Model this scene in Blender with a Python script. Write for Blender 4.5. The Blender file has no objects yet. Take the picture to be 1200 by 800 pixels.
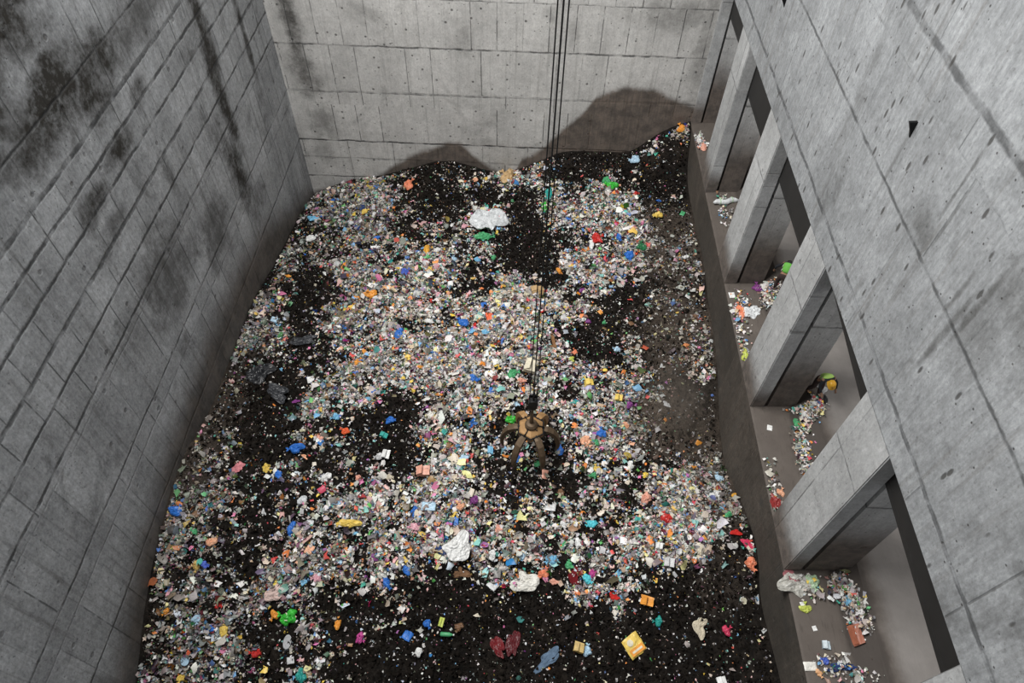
import bpy, bmesh, math, random
import numpy as np
from mathutils import Vector, Matrix, noise as mnoise
random.seed(7); rng = np.random.default_rng(11)
C = bpy.context.scene.collection
PI = math.pi

# ------------------------------------------------------------------ basics
def tag(o, label=None, cat=None, group=None, kind=None):
    if label: o['label'] = label
    if cat: o['category'] = cat
    if group: o['group'] = group
    if kind: o['kind'] = kind
    return o
def empty(name, loc=(0, 0, 0), rz=0):
    o = bpy.data.objects.new(name, None); C.objects.link(o)
    o.location = loc; o.rotation_euler = (0, 0, rz); o.empty_display_size = .2
    return o
def link(name, me, m=None, parent=None):
    o = bpy.data.objects.new(name, me); C.objects.link(o)
    if m is not None and not me.materials: me.materials.append(m)
    if parent: o.parent = parent
    return o
def obj(name, bm, m, parent=None, smooth=False):
    me = bpy.data.meshes.new(name); bmesh.ops.recalc_face_normals(bm, faces=bm.faces)
    bm.to_mesh(me); bm.free()
    if smooth: me.polygons.foreach_set('use_smooth', [True] * len(me.polygons))
    return link(name, me, m, parent)
def box(bm, x0, x1, y0, y1, z0, z1, rot=None, piv=None):
    vs = [bm.verts.new((x, y, z)) for z in (z0, z1) for y in (y0, y1) for x in (x0, x1)]
    for f in ((0, 2, 3, 1), (4, 5, 7, 6), (0, 1, 5, 4), (1, 3, 7, 5), (3, 2, 6, 7), (2, 0, 4, 6)):
        bm.faces.new([vs[i] for i in f])
    if rot is not None:
        bmesh.ops.rotate(bm, verts=vs, cent=piv or (0, 0, 0), matrix=rot)
    return vs
def tube(bm, pts, rad, n=8, caps=True):
    pts = [Vector(p) for p in pts]; rings = []
    if not hasattr(rad, '__len__'): rad = [rad] * len(pts)
    ref = Vector((0.13, .31, .94))
    for i, p in enumerate(pts):
        d = (pts[min(i + 1, len(pts) - 1)] - pts[max(i - 1, 0)]).normalized()
        if abs(d.dot(ref)) > .98: ref = Vector((1, .1, 0))
        a = d.cross(ref).normalized(); b = d.cross(a)
        rings.append([bm.verts.new(p + (a * math.cos(2 * PI * k / n) + b * math.sin(2 * PI * k / n)) * rad[i]) for k in range(n)])
    for r, s in zip(rings, rings[1:]):
        for k in range(n): bm.faces.new((r[k], r[(k + 1) % n], s[(k + 1) % n], s[k]))
    if caps: bm.faces.new(rings[0][::-1]); bm.faces.new(rings[-1])
def lathe(bm, prof, n=12, cx=0, cy=0):
    rings = [[bm.verts.new((cx + r * math.cos(2 * PI * k / n), cy + r * math.sin(2 * PI * k / n), z)) for k in range(n)] for r, z in prof]
    for r, s in zip(rings, rings[1:]):
        for k in range(n): bm.faces.new((r[k], r[(k + 1) % n], s[(k + 1) % n], s[k]))
    bm.faces.new(rings[0][::-1]); bm.faces.new(rings[-1])

# ------------------------------------------------------------------ node helper
class NB:
    def __init__(s, name):
        s.m = bpy.data.materials.new(name); s.m.use_nodes = True
        s.t = s.m.node_tree; s.N = s.t.nodes; s.L = s.t.links
        s.b = s.N['Principled BSDF']; s.b.inputs['Specular IOR Level'].default_value = .25
    def put(s, sock, v):
        if isinstance(v, bpy.types.NodeSocket): s.L.new(v, sock)
        elif v is not None:
            if isinstance(v, (tuple, list)) and len(v) == 3 and sock.type == 'RGBA': v = (*v, 1)
            sock.default_value = v
    def math(s, op, a, b=None, c=None, clamp=False):
        n = s.N.new('ShaderNodeMath'); n.operation = op; n.use_clamp = clamp
        for i, v in enumerate((a, b, c)): s.put(n.inputs[i], v)
        return n.outputs[0]
    def vec(s, op, a, b=None):
        n = s.N.new('ShaderNodeVectorMath'); n.operation = op
        s.put(n.inputs[0], a)
        if b is not None: s.put(n.inputs[1], b)
        return n.outputs['Value'] if op in ('LENGTH', 'DISTANCE', 'DOT_PRODUCT') else n.outputs[0]
    def pos(s):
        return s.N.new('ShaderNodeNewGeometry').outputs['Position']
    def sep(s, v):
        n = s.N.new('ShaderNodeSeparateXYZ'); s.put(n.inputs[0], v); return n.outputs
    def comb(s, x=0, y=0, z=0):
        n = s.N.new('ShaderNodeCombineXYZ')
        for i, v in enumerate((x, y, z)): s.put(n.inputs[i], v)
        return n.outputs[0]
    def noise(s, v, scale, detail=4, rough=.55, dist=0, out=0):
        n = s.N.new('ShaderNodeTexNoise'); s.put(n.inputs['Vector'], v)
        n.inputs['Scale'].default_value = scale; n.inputs['Detail'].default_value = detail
        n.inputs['Roughness'].default_value = rough; n.inputs['Distortion'].default_value = dist
        return n.outputs[out]
    def white(s, v):
        n = s.N.new('ShaderNodeTexWhiteNoise'); s.put(n.inputs['Vector'], v); return n.outputs['Value']
    def vor(s, v, scale, rnd=1):
        n = s.N.new('ShaderNodeTexVoronoi'); s.put(n.inputs['Vector'], v); n.inputs['Scale'].default_value = scale
        n.inputs['Randomness'].default_value = rnd
        return n.outputs
    def step(s, v, a, b, c=0., d=1., smooth=True):
        n = s.N.new('ShaderNodeMapRange'); n.interpolation_type = 'SMOOTHSTEP' if smooth else 'LINEAR'; n.clamp = True
        s.put(n.inputs['Value'], v)
        for k, x in zip(('From Min', 'From Max', 'To Min', 'To Max'), (a, b, c, d)): s.put(n.inputs[k], x)
        return n.outputs[0]
    def ramp(s, v, stops, interp='LINEAR'):
        n = s.N.new('ShaderNodeValToRGB'); r = n.color_ramp; r.interpolation = interp
        stops = sorted(stops, key=lambda t: t[0]); e = r.elements
        while len(e) < len(stops): e.new(.5)
        for el, (p, c) in zip(e, stops):
            el.position = min(max(p, 0), 1); el.color = (c, c, c, 1) if not hasattr(c, '__len__') else (*c, 1)
        s.put(n.inputs[0], v); return n.outputs[0]
    def mix(s, f, a, b, mode='MIX'):
        n = s.N.new('ShaderNodeMix'); n.data_type = 'RGBA'; n.blend_type = mode
        s.put(n.inputs[0], f); s.put(n.inputs[6], a); s.put(n.inputs[7], b); return n.outputs[2]
    def bump(s, h, strength=.4, dist=.02):
        n = s.N.new('ShaderNodeBump'); s.put(n.inputs['Height'], h)
        n.inputs['Strength'].default_value = strength; n.inputs['Distance'].default_value = dist
        s.L.new(n.outputs[0], s.b.inputs['Normal'])
    def color(s, c): s.put(s.b.inputs['Base Color'], c)
    def rough(s, r): s.put(s.b.inputs['Roughness'], r)

def concrete(name, axis, base, joints=(), panel=1.24, off=0.0, level=None, blobs=(), stain=.35, vline=.8, pock=.5,
             streak=.35, lowdirt=None, tint=.07, dirtcol=(.075, .057, .045), dark=(.055, .053, .05), hw=.035, lop=.72, mott=1., dsoft=0., dmax=.93, psc=1.55, grime=.3, dash=1., frontonly=False, bsc=1., stcol=(.085, .078, .068)):
    """board-marked in-situ concrete. axis: which world axis runs along the wall (0=x, 1=y); joints: heights of the lifts;
    level: (u, z) polyline of the dirty tide mark; blobs: (u, z, ru, rz, strength) stains."""
    s = NB(name); P = s.pos(); X, Y, Z = s.sep(P)
    U = (X, Y)[axis]
    n1 = s.noise(P, .55, 5, .6); n2 = s.noise(P, 3.2, 6, .65)
    wob = s.math('MULTIPLY_ADD', s.noise(s.comb(U, 0, s.math('MULTIPLY', Z, .3)), .9, 3), .16, -.08)
    wob2 = s.math('MULTIPLY_ADD', s.noise(P, 6, 2), .05, -.025)
    Zw = s.math('ADD', s.math('ADD', Z, wob), wob2)
    Z0, Z1 = -8., 18.; T = lambda z: (z - Z0) / (Z1 - Z0)
    zn = s.math('DIVIDE', s.math('SUBTRACT', Zw, Z0), Z1 - Z0)
    # lifts (horizontal pour lines) and a band index for the sheets between them
    lines = 0.0
    if joints:
        js = sorted(joints, key=lambda t: t[0]); chunks = [js[i:i + 9] for i in range(0, len(js), 9)]
        for ch in chunks:
            st = []
            for z, w in ch: st += [(T(z - w), 0.), (T(z), 1.), (T(z + w), 0.)]
            r = s.ramp(zn, st); lines = r if lines == 0.0 else s.math('MAXIMUM', r, lines)
        zb = [(T(z), ((i * 37) % 100) / 100.) for i, (z, w) in enumerate(js)][:30]
        band = s.ramp(zn, [(0, .11)] + zb, 'CONSTANT')
        nz = s.noise(P, 1.3, 4)
        lines = s.math('MULTIPLY', s.step(s.math('ADD', lines, s.math('MULTIPLY_ADD', n2, .9, -.45)), .2, .78), s.step(nz, .36, .56, .3, 1))
    else: band = 0.3
    # vertical sheet joints, each band offset from the next, some hardly visible
    uo = s.math('ADD', s.math('ADD', U, s.math('MULTIPLY', wob2, .5)), s.math('MULTIPLY_ADD', s.math('GREATER_THAN', band, .5), panel * .37, off))
    up = s.math('DIVIDE', uo, panel); cell = s.math('ROUND', up)
    dv = s.math('MULTIPLY', s.math('ABSOLUTE', s.math('SUBTRACT', up, cell)), panel)
    vr = s.white(s.comb(cell, s.math('MULTIPLY', band, 9.7), 3))
    vl = s.math('MULTIPLY', s.math('MULTIPLY', s.step(dv, .008, hw, 1, 0), s.step(vr, .1, .75, .1, 1)), s.step(s.noise(P, 1.7, 3), .36, .52, .2, 1))
    cid = s.white(s.comb(s.math('FLOOR', up), s.math('MULTIPLY', band, 5.3), 1))
    # tie holes and blow holes
    fx = s.step(s.math('ABSOLUTE', s.sep(s.N.new('ShaderNodeNewGeometry').outputs['Normal'])[0]), .3, .7) if frontonly else 1.
    if frontonly: lines = s.math('MULTIPLY', lines, fx); vl = s.math('MULTIPLY', vl, fx)
    v = s.vor(s.comb(U, 0, s.math('MULTIPLY', Z, dash)), psc, .72 if dash == 1. else 1.)
    hol = s.math('MULTIPLY', s.step(v['Distance'], .085, .17, 1, 0), s.step(s.sep(v['Color'])[0], .15, .4))
    v2 = s.vor(s.comb(U, 0, Z), 4.5, 1.)
    hol2 = s.math('MULTIPLY', s.step(v2['Distance'], .05, .16, 1, 0), s.step(s.sep(v2['Color'])[1], .8, .86))
    # run-down streaks
    sv = s.comb(s.math('MULTIPLY', U, 3.4), 0, s.math('MULTIPLY', Z, .16)); st1 = s.noise(sv, 1.1, 5, .62)
    sv2 = s.comb(s.math('MULTIPLY', U, 11), 0, s.math('MULTIPLY', Z, .55)); st2 = s.noise(sv2, 1.0, 4, .6)
    val = s.math('MULTIPLY_ADD', n1, .55 * mott, 1 - .28 * mott)
    val = s.math('MULTIPLY', val, s.math('MULTIPLY_ADD', n2, .5 * mott, 1 - .25 * mott))
    n4 = s.noise(s.comb(s.math('MULTIPLY', U, 1.6), s.math('MULTIPLY', (Y, X)[axis], 1.6), Z), 9, 6, .75); val = s.math('MULTIPLY', val, s.math('MULTIPLY_ADD', n4, .8 * mott, 1 - .4 * mott))
    val = s.math('MULTIPLY', val, s.math('MULTIPLY_ADD', cid, tint * 2, 1 - tint))
    val = s.math('MULTIPLY', val, s.math('MULTIPLY_ADD', st2, streak * .9, 1 - streak * .45))
    col = s.vec('MULTIPLY', s.comb(val, val, val), base)
    soft = s.step(st1, .52, .72)
    col = s.mix(s.math('MULTIPLY', soft, stain * .8), col, stcol)
    sp_ = s.step(s.noise(P, 7.5, 7, .75), .56, .68)
    col = s.mix(s.math('MULTIPLY', sp_, grime), col, dark)
    blot = s.step(s.noise(P, .42, 6, .68, .4), .56, .72)
    col = s.mix(s.math('MULTIPLY', blot, stain), col, dark)
    big = 0.0
    nd = s.math('MULTIPLY_ADD', s.noise(P, .85, 9, .72), 2.6, -1.3)
    nd2 = s.math('MULTIPLY_ADD', s.noise(P, .5, 5, .6, out=0), 1., -.5)
    for (u0, z0, ru, rz, a) in blobs:
        d = s.vec('LENGTH', s.vec('MULTIPLY', s.vec('SUBTRACT', s.comb(U, 0, Z), (u0, 0, z0)), (1 / (ru * bsc), 0, 1 / (rz * bsc))))
        m = s.math('MULTIPLY', s.step(s.math('ADD', d, nd), .25, 1.35, 1, 0), min(1., a * bsc * bsc))
        big = m if big == 0.0 else s.math('MAXIMUM', big, m)
    if big != 0.0: col = s.mix(s.math('MULTIPLY', big, s.math('MULTIPLY_ADD', s.step(s.noise(P, 2.6, 8, .72), .3, .62), .5, .62)), col, (.040, .037, .032))
    col = s.mix(s.math('MULTIPLY', s.math('MAXIMUM', lines, s.math('MULTIPLY', vl, vline)), lop), col, (.045, .046, .047))
    hd = s.math('MAXIMUM', hol, hol2)
    col = s.mix(s.math('MULTIPLY', hd, pock), col, (.06, .058, .055))
    if level is not None:
        us = [p[0] for p in level]; u0, u1 = min(us) - .01, max(us) + .01; H0, H1 = -8., 8.
        un = s.math('DIVIDE', s.math('SUBTRACT', U, u0), u1 - u0)
        h = s.ramp(un, [((u - u0) / (u1 - u0), (z - H0) / (H1 - H0)) for u, z in level])
        h = s.math('MULTIPLY_ADD', h, H1 - H0, H0)
        dz = s.math('SUBTRACT', s.math('ADD', h, s.math('MULTIPLY', nd, .28)), Z)
        m = s.step(dz, -.12 - dsoft, .35 + dsoft * .6, 0, dmax)
        dc = s.mix(s.step(s.noise(P, 1.4, 6, .7), .35, .65), dirtcol, tuple(c * 2.4 for c in dirtcol))
        dc = s.mix(s.math('MULTIPLY', s.step(st2, .45, .7), .5), dc, tuple(c * .55 for c in dirtcol))
        col = s.mix(m, col, dc)
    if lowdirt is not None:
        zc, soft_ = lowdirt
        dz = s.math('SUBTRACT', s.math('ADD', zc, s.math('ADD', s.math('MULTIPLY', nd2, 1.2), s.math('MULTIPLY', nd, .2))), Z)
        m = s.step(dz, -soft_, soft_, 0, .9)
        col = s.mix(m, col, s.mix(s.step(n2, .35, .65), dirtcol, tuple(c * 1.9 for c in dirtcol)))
    s.color(col); s.rough(s.math('MULTIPLY_ADD', n2, .3, .62))
    h = s.math('SUBTRACT', s.math('MULTIPLY_ADD', n2, .5, s.math('MULTIPLY', cid, .5)), s.math('ADD', s.math('MAXIMUM', lines, vl), hd))
    s.bump(h, .55, .03)
    return s.m

def plain(name, col, rough=.6, var=.25, scale=6, metal=0, bumps=.3, spec=.3):
    s = NB(name); P = s.N.new('ShaderNodeTexCoord').outputs['Object']; n = s.noise(P, scale, 5, .6)
    s.color(s.mix(n, tuple(c * (1 - var) for c in col), tuple(min(1, c * (1 + var)) for c in col)))
    s.rough(rough); s.b.inputs['Metallic'].default_value = metal; s.b.inputs['Specular IOR Level'].default_value = spec
    s.bump(n, bumps, .02); return s.m

HP = np.array([
(-12.48,31.45,-5.8),(-12.48,27.6,-4.7),(-12.48,23.9,-4.1),(-12.48,21.2,-3.4),(-12.48,17.8,-3.25),(-12.48,14.0,-2.9),(-12.48,11.8,-2.4),(-12.48,9.9,-2.6),(-12.48,8.2,-3.05),(-12.48,6.7,-3.7),(-12.48,4.7,-4.75),(-12.48,0,-6),
(-10.7,31.45,-4.92),(-9.4,31.45,-4.5),(-7.9,31.45,-4.15),(-6.6,31.45,-3.7),(-5.1,31.45,-3.2),(-3.9,31.45,-3.15),(-2.2,31.45,-3.55),(-.8,31.45,-3.65),(1.1,31.45,-2.65),(1.5,31.45,-2.3),(3.85,31.45,-2.05),(5.9,31.45,-1.85),(6.5,31.45,-1.25),(7.3,31.45,-.55),(8.1,31.45,-.1),(8.5,31.45,.02),
(8.5,30.75,-.3),(8.5,30.0,-1.5),(8.5,26.7,-2.1),(8.5,22.9,-1.95),(8.5,20.15,-2.35),(8.5,17.85,-2.5),(8.5,15.5,-3.4),(8.5,13.4,-3.65),(8.5,11.2,-2.55),(8.5,9.1,-2.0),(8.5,7.8,-2.5),(8.5,6.4,-2.3),(8.5,5.1,-2.1),(8.5,0,-2.5),
(-4,0,-5.2),(2,0,-4.8),(0,5,-4.3),(-5,6,-4.0),(-7,12,-2.6),(-3,12,-3.0),(2,11,-3.1),(5,12,-3.3),(-7,20,-3.2),(-1,20,-2.9),(4,19,-3.3),(-8,26,-4.0),(-2,26,-3.6),(1,24,-4.2),(3.5,26,-2.9),(5.5,9,-2.6)])
DENS = ['666666545542111112111111111111', '666666545532111112111111111111', '666665545531111112111111111111', '666665455531111122111111111111', '566674345411111122111111111111', '466776334433321111212111212321', '566557866232433122111356411124', '666534787545443355434677442124', '666532486467777887765668988534', '666533567877888875466545699974', '655435545677788874454555578887', '554324523455467743442354346888', '543222344421246654555445544776', '443233565311467644335677664566', '331123676322576655237788774322', '321123687555788887466577762022', '442224677888999986785377776212', '653324556789999887974566764345', '665334555687887669987544544455', '786335666655865899985322454445', '675247778888657899985323444554', '565324578888747689986763223444', '443335787788745468987355444344', '443346876778652347755576553355', '554257656588644545522798887455', '554456654578755554312877899755', '555446754467655421113735798533', '444567863345444641124656798433', '344578865444346653247989998323', '456788876433345653357689986333', '556788873222223332455445643222', '556778753223443345553002312222', '456666543233444467643111114555']
# ------------------------------------------------------------------ the waste surface
def _phi(r2): return r2 * np.log(r2 + 1e-6) * .5
def _fit():
    X = HP[:, :2] / 10; n = len(X); r2 = ((X[:, None] - X[None]) ** 2).sum(-1)
    A = np.zeros((n + 3, n + 3)); A[:n, :n] = _phi(r2) + np.eye(n) * .002
    A[:n, n] = 1; A[:n, n + 1:] = X; A[n, :n] = 1; A[n + 1:, :n] = X.T
    return X, np.linalg.solve(A, np.r_[HP[:, 2], 0, 0, 0])
_X, _W = _fit()
def heap_z(x, y):
    x = np.asarray(x, float); y = np.asarray(y, float); z = _W[-3] + _W[-2] * x / 10 + _W[-1] * y / 10
    for (a, b), w in zip(_X, _W): z = z + w * _phi((x / 10 - a) ** 2 + (y / 10 - b) ** 2)
    return z
_tabs = [rng.random((256, 256)) for _ in range(4)]
def vnoise(x, y, k=0):
    t = _tabs[k]; xi = np.floor(x).astype(int); yi = np.floor(y).astype(int); fx = x - xi; fy = y - yi
    fx = fx * fx * (3 - 2 * fx); fy = fy * fy * (3 - 2 * fy); a = lambda i, j: t[(xi + i) % 256, (yi + j) % 256]
    return (a(0, 0) * (1 - fx) + a(1, 0) * fx) * (1 - fy) + (a(0, 1) * (1 - fx) + a(1, 1) * fx) * fy
def fbm(x, y, f, o=4, g=.55, k=0):
    s = 0; a = 1; tot = 0
    for i in range(o):
        s = s + a * vnoise(x * f + 17.3 * i, y * f - 9.1 * i, (k + i) % 4); tot += a; a *= g; f *= 2.03
    return s / tot
_D = np.array([[int(c) for c in r] for r in DENS], float)          # share of loose litter over dark organic waste, 0.7 x 0.9 m cells
def dens(x, y):
    x = x + (fbm(x, y, 1.1, 3, k=1) - .5) * 1.5; y = y + (fbm(x, y, 1.1, 3, k=2) - .5) * 1.7
    gx = np.clip((x + 12.3) / .7, 0, _D.shape[1] - 1.001); gy = np.clip((y - 2) / .9, 0, _D.shape[0] - 1.001)
    i = np.floor(gx).astype(int); j = np.floor(gy).astype(int); a = gx - i; b = gy - j
    d = (_D[j, i] * (1 - a) + _D[j, i + 1] * a) * (1 - b) + (_D[j + 1, i] * (1 - a) + _D[j + 1, i + 1] * a) * b
    d = d / 9; t = np.clip((d - .12) / .72, 0, 1)
    return .45 * d + .55 * t * t * (3 - 2 * t)
def micro(x, y):
    d = np.clip(dens(x, y), 0, 1)
    return ((fbm(x, y, .45, 3, k=3) - .5) * .9 + (fbm(x, y, 1.6, 3, k=1) - .5) * .34 + (fbm(x, y, 5.5, 3, .6, k=2) - .5) * .17
            + (d - .5) * .22)
def ground(x, y):
    x = np.asarray(x, float); y = np.asarray(y, float)
    e = np.clip(np.minimum(np.minimum(x + 12.48, 8.5 - x) / 1.2, (31.45 - y) / 1.2), .25, 1)
    return heap_z(x, y) + micro(x, y) * e
gx = np.linspace(-12.475, 8.495, 400); gy = np.linspace(-1.0, 31.445, 600)
GX, GY = np.meshgrid(gx, gy); GZ = ground(GX, GY)
def grid_mesh(name, GX, GY, GZ):
    h, w = GX.shape; me = bpy.data.meshes.new(name); co = np.stack([GX, GY, GZ], -1).reshape(-1, 3)
    me.vertices.add(h * w); me.vertices.foreach_set('co', co.ravel())
    i = (np.arange(h - 1)[:, None] * w + np.arange(w - 1)[None]).ravel(); f = np.stack([i, i + 1, i + w + 1, i + w], -1)
    me.loops.add(f.size); me.loops.foreach_set('vertex_index', f.ravel())
    me.polygons.add(len(f)); me.polygons.foreach_set('loop_start', np.arange(len(f)) * 4); me.polygons.foreach_set('loop_total', np.full(len(f), 4))
    me.update(calc_edges=True); return me
me = grid_mesh('garbage_heap', GX, GY, GZ)
a = me.attributes.new('dust', 'FLOAT', 'POINT')
# dry brown dust and fines that slid down beside the tipping edge
def dustf(x, y):
    d = np.zeros_like(x)
    for (cx, cy, rx, ry, s) in ((7.2, 24.5, 1.8, 3.4, .75), (7.0, 19.5, 2.2, 3.0, .8), (6.7, 15.4, 2.3, 2.2, 1.1), (7.9, 12.6, .9, 3.0, .9), (7.2, 8.4, 1.1, 1.3, .35), (-12, 13, 1.2, 6, .5)):
        r = np.sqrt(((x - cx) / rx) ** 2 + ((y - cy) / ry) ** 2) + (fbm(x, y, .9, 4, k=2) - .5) * .9
        d = np.maximum(d, s * np.clip((1.15 - r) / .6, 0, 1))
    return d
a.data.foreach_set('value', dustf(GX, GY).ravel().astype(np.float32))
s = NB('organic_waste'); P = s.pos(); at = s.N.new('ShaderNodeAttribute'); at.attribute_name = 'dust'
n = s.noise(P, 5, 8, .7); n2 = s.noise(P, 22, 5, .7); n3 = s.noise(P, .8, 4)
c = s.mix(s.step(n, .35, .7), (.0045, .0038, .0033), (.021, .017, .014))
c = s.mix(s.math('MULTIPLY', s.step(n3, .5, .7), .45), c, (.035, .027, .02))
c = s.mix(s.step(n2, .64, .72), c, (.085, .07, .055))
c = s.mix(s.math('MULTIPLY', at.outputs['Fac'], s.step(n, .3, .6, .35, 1)), c, s.mix(s.step(n2, .35, .65), (.05, .039, .031), (.125, .10, .08)))
s.color(c); s.rough(.85); s.b.inputs['Specular IOR Level'].default_value = .12
s.bump(s.math('ADD', n, s.math('MULTIPLY', n2, .5)), .9, .09)
link('garbage_heap', me, s.m)
tag(bpy.data.objects['garbage_heap'], 'dark brown and black mass of wet organic waste filling the pit', 'waste heap', kind='stuff')

# ------------------------------------------------------------------ loose litter: small scraps nobody could count
PAL = np.array([(.80, .78, .74), (.74, .73, .72), (.62, .60, .57), (.50, .47, .43), (.36, .34, .32), (.22, .20, .19), (.70, .62, .50), (.60, .66, .72),
                (.72, .45, .42), (.66, .10, .09), (.82, .28, .07), (.80, .56, .10), (.76, .70, .34), (.16, .46, .16), (.10, .42, .34), (.30, .60, .55),
                (.08, .20, .52), (.20, .42, .66), (.44, .16, .42), (.70, .22, .40), (.30, .17, .10), (.06, .055, .055), (.55, .42, .30)])
PW = np.array([17, 11, 11, 10, 8, 6, 12, 3, 5, 2.6, 3.0, 2.6, 2.6, 2.0, 2.0, 2.4, 2.2, 2.2, .8, 1.5, 3.5, 5, 5.]); PW /= PW.sum()
def litter_mesh(name, x, y, zf, size, dust=None, flat=.5, palette_w=PW, seed=3, soil=.42):  # soil: share of scraps given a darkened tone
    r = np.random.default_rng(seed); n = len(x); K = 40
    u, v = np.meshgrid([-1, 0, 1.], [-1, 0, 1.]); T = np.zeros((K, 9, 3))
    for k in range(K):
        jit = r.normal(0, .24, (9, 2)); T[k, :, 0] = u.ravel() + jit[:, 0]; T[k, :, 1] = (v.ravel() + jit[:, 1]) * r.uniform(.45, 1)
        T[k, :, 2] = r.normal(0, .42, 9)
        if r.random() < .4: T[k, [0, 2, 6, 8], :2] *= .5
    t = T[r.integers(0, K, n)] * (size / 2)[:, None, None]
    yaw = r.uniform(0, 2 * PI, n); tl = np.abs(r.normal(0, flat, n)); ta = r.uniform(0, 2 * PI, n)
    cz, sz = np.cos(yaw), np.sin(yaw); X = t[..., 0] * cz[:, None] - t[..., 1] * sz[:, None]; Y = t[..., 0] * sz[:, None] + t[..., 1] * cz[:, None]; Z = t[..., 2]
    ax, ay = np.cos(ta)[:, None], np.sin(ta)[:, None]; cT, sT = np.cos(tl)[:, None], np.sin(tl)[:, None]
    dn = X * ax + Y * ay; dp = -X * ay + Y * ax; dn2 = dn * cT + Z * sT; Z2 = -dn * sT + Z * cT
    X = dn2 * ax - dp * ay; Y = dn2 * ay + dp * ax
    z = zf(x, y) + r.uniform(-.1, .5, n) * size
    V = np.stack([X + x[:, None], Y + y[:, None], Z2 + z[:, None]], -1).reshape(-1, 3)
    q = np.array([[0, 1, 4, 3], [1, 2, 5, 4], [3, 4, 7, 6], [4, 5, 8, 7]])
    F = (np.arange(n)[:, None, None] * 9 + q[None]).reshape(-1, 4)
    me = bpy.data.meshes.new(name); me.vertices.add(len(V)); me.vertices.foreach_set('co', V.ravel())
    me.loops.add(F.size); me.loops.foreach_set('vertex_index', F.ravel()); me.polygons.add(len(F))
    me.polygons.foreach_set('loop_start', np.arange(len(F)) * 4); me.polygons.foreach_set('loop_total', np.full(len(F), 4)); me.update(calc_edges=True)
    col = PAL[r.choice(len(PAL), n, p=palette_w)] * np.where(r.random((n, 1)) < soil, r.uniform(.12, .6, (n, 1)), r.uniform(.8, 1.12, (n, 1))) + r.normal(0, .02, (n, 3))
    if dust is not None:
        d = np.clip(dust, 0, 1)[:, None] * r.uniform(.3, .95, (n, 1)); col = col * (1 - d) + np.array([.12, .098, .08]) * d
    col = np.clip(col, .01, .88); ca = me.color_attributes.new('tone', 'FLOAT_COLOR', 'POINT')
    ca.data.foreach_set('color', np.repeat(np.c_[col, np.ones(n)], 9, 0).ravel().astype(np.float32))
    return me
s = NB('litter_scraps'); at = s.N.new('ShaderNodeVertexColor'); at.layer_name = 'tone'
P = s.pos(); nn = s.noise(P, 26, 3, .6)
s.color(s.mix(s.step(nn, .56, .66, 0, .55), at.outputs[0], s.vec('MULTIPLY', at.outputs[0], (.32, .3, .28)))); s.rough(.42); s.b.inputs['Specular IOR Level'].default_value = .4
LIT = s.m
N = 900000
x = rng.uniform(-12.36, 8.38, N); y = rng.uniform(.5, 31.33, N)
d = np.clip(dens(x, y), 0, 1); cl = fbm(x, y, 1.9, 5, .68, k=0)
prob = (.07 * d ** 2 + .50 * d * np.clip((cl - .46) * 9.0 + (d - .6) * 2.6, 0, 1)) * (1 - .68 * np.clip(dustf(x, y), 0, 1)) + .007
keep = rng.random(N) < prob; x, y, d = x[keep], y[keep], d[keep]
size = np.clip(rng.lognormal(math.log(.087), .48, len(x)), .04, .36) * np.where(d < .28, .75, 1)
nt = 17000; tx = rng.uniform(-12.36, 8.38, nt); ty = rng.uniform(.5, 31.33, nt)
x = np.r_[x, tx]; y = np.r_[y, ty]; size = np.r_[size, rng.uniform(.025, .075, nt)]
du = dustf(x, y)
lm = litter_mesh('scattered_litter', x, y, ground, size, du, .68, soil=.30 + .42 * np.clip((-4.5 - x) / 6, 0, 1)[:, None])  # share of darkened scraps grows towards the left wall
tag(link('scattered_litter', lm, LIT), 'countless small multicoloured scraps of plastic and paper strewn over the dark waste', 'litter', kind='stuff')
# soft clods of the dark waste itself
N = 60000; x = rng.uniform(-12.36, 8.38, N); y = rng.uniform(.5, 31.33, N); d = dens(x, y); k = rng.random(N) < np.clip(1.1 - d, .15, 1) * (1 - .8 * np.clip(dustf(x, y), 0, 1)); x, y = x[k], y[k]
w = np.zeros(len(PAL)); w[21] = 1
cm = litter_mesh('waste_clods', x, y, ground, rng.uniform(.05, .17, len(x)), dustf(x, y) * .7, .6, w, 5)
a = cm.color_attributes['tone']; buf = np.empty(len(cm.vertices) * 4, np.float32); a.data.foreach_get('color', buf); buf = buf.reshape(-1, 4); t_ = np.clip((buf[:, :1] - .075) / .03, 0, 1); buf[:, :3] = buf[:, :3] * t_ + (1 - t_) * np.array([.011, .009, .0075], np.float32) * (.5 + 14 * np.abs(buf[:, 1:2] - .055) / .055 * .1); a.data.foreach_set('color', buf.ravel())
SM = plain('matted_waste', (.0105, .0085, .007), .95, .5, 14, 0, .3, .05); tag(link('waste_clods', cm, SM), 'clods and matted shreds of dark wet waste over the heap', 'waste', kind='stuff')
print('litter', len(size), len(x))
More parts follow.
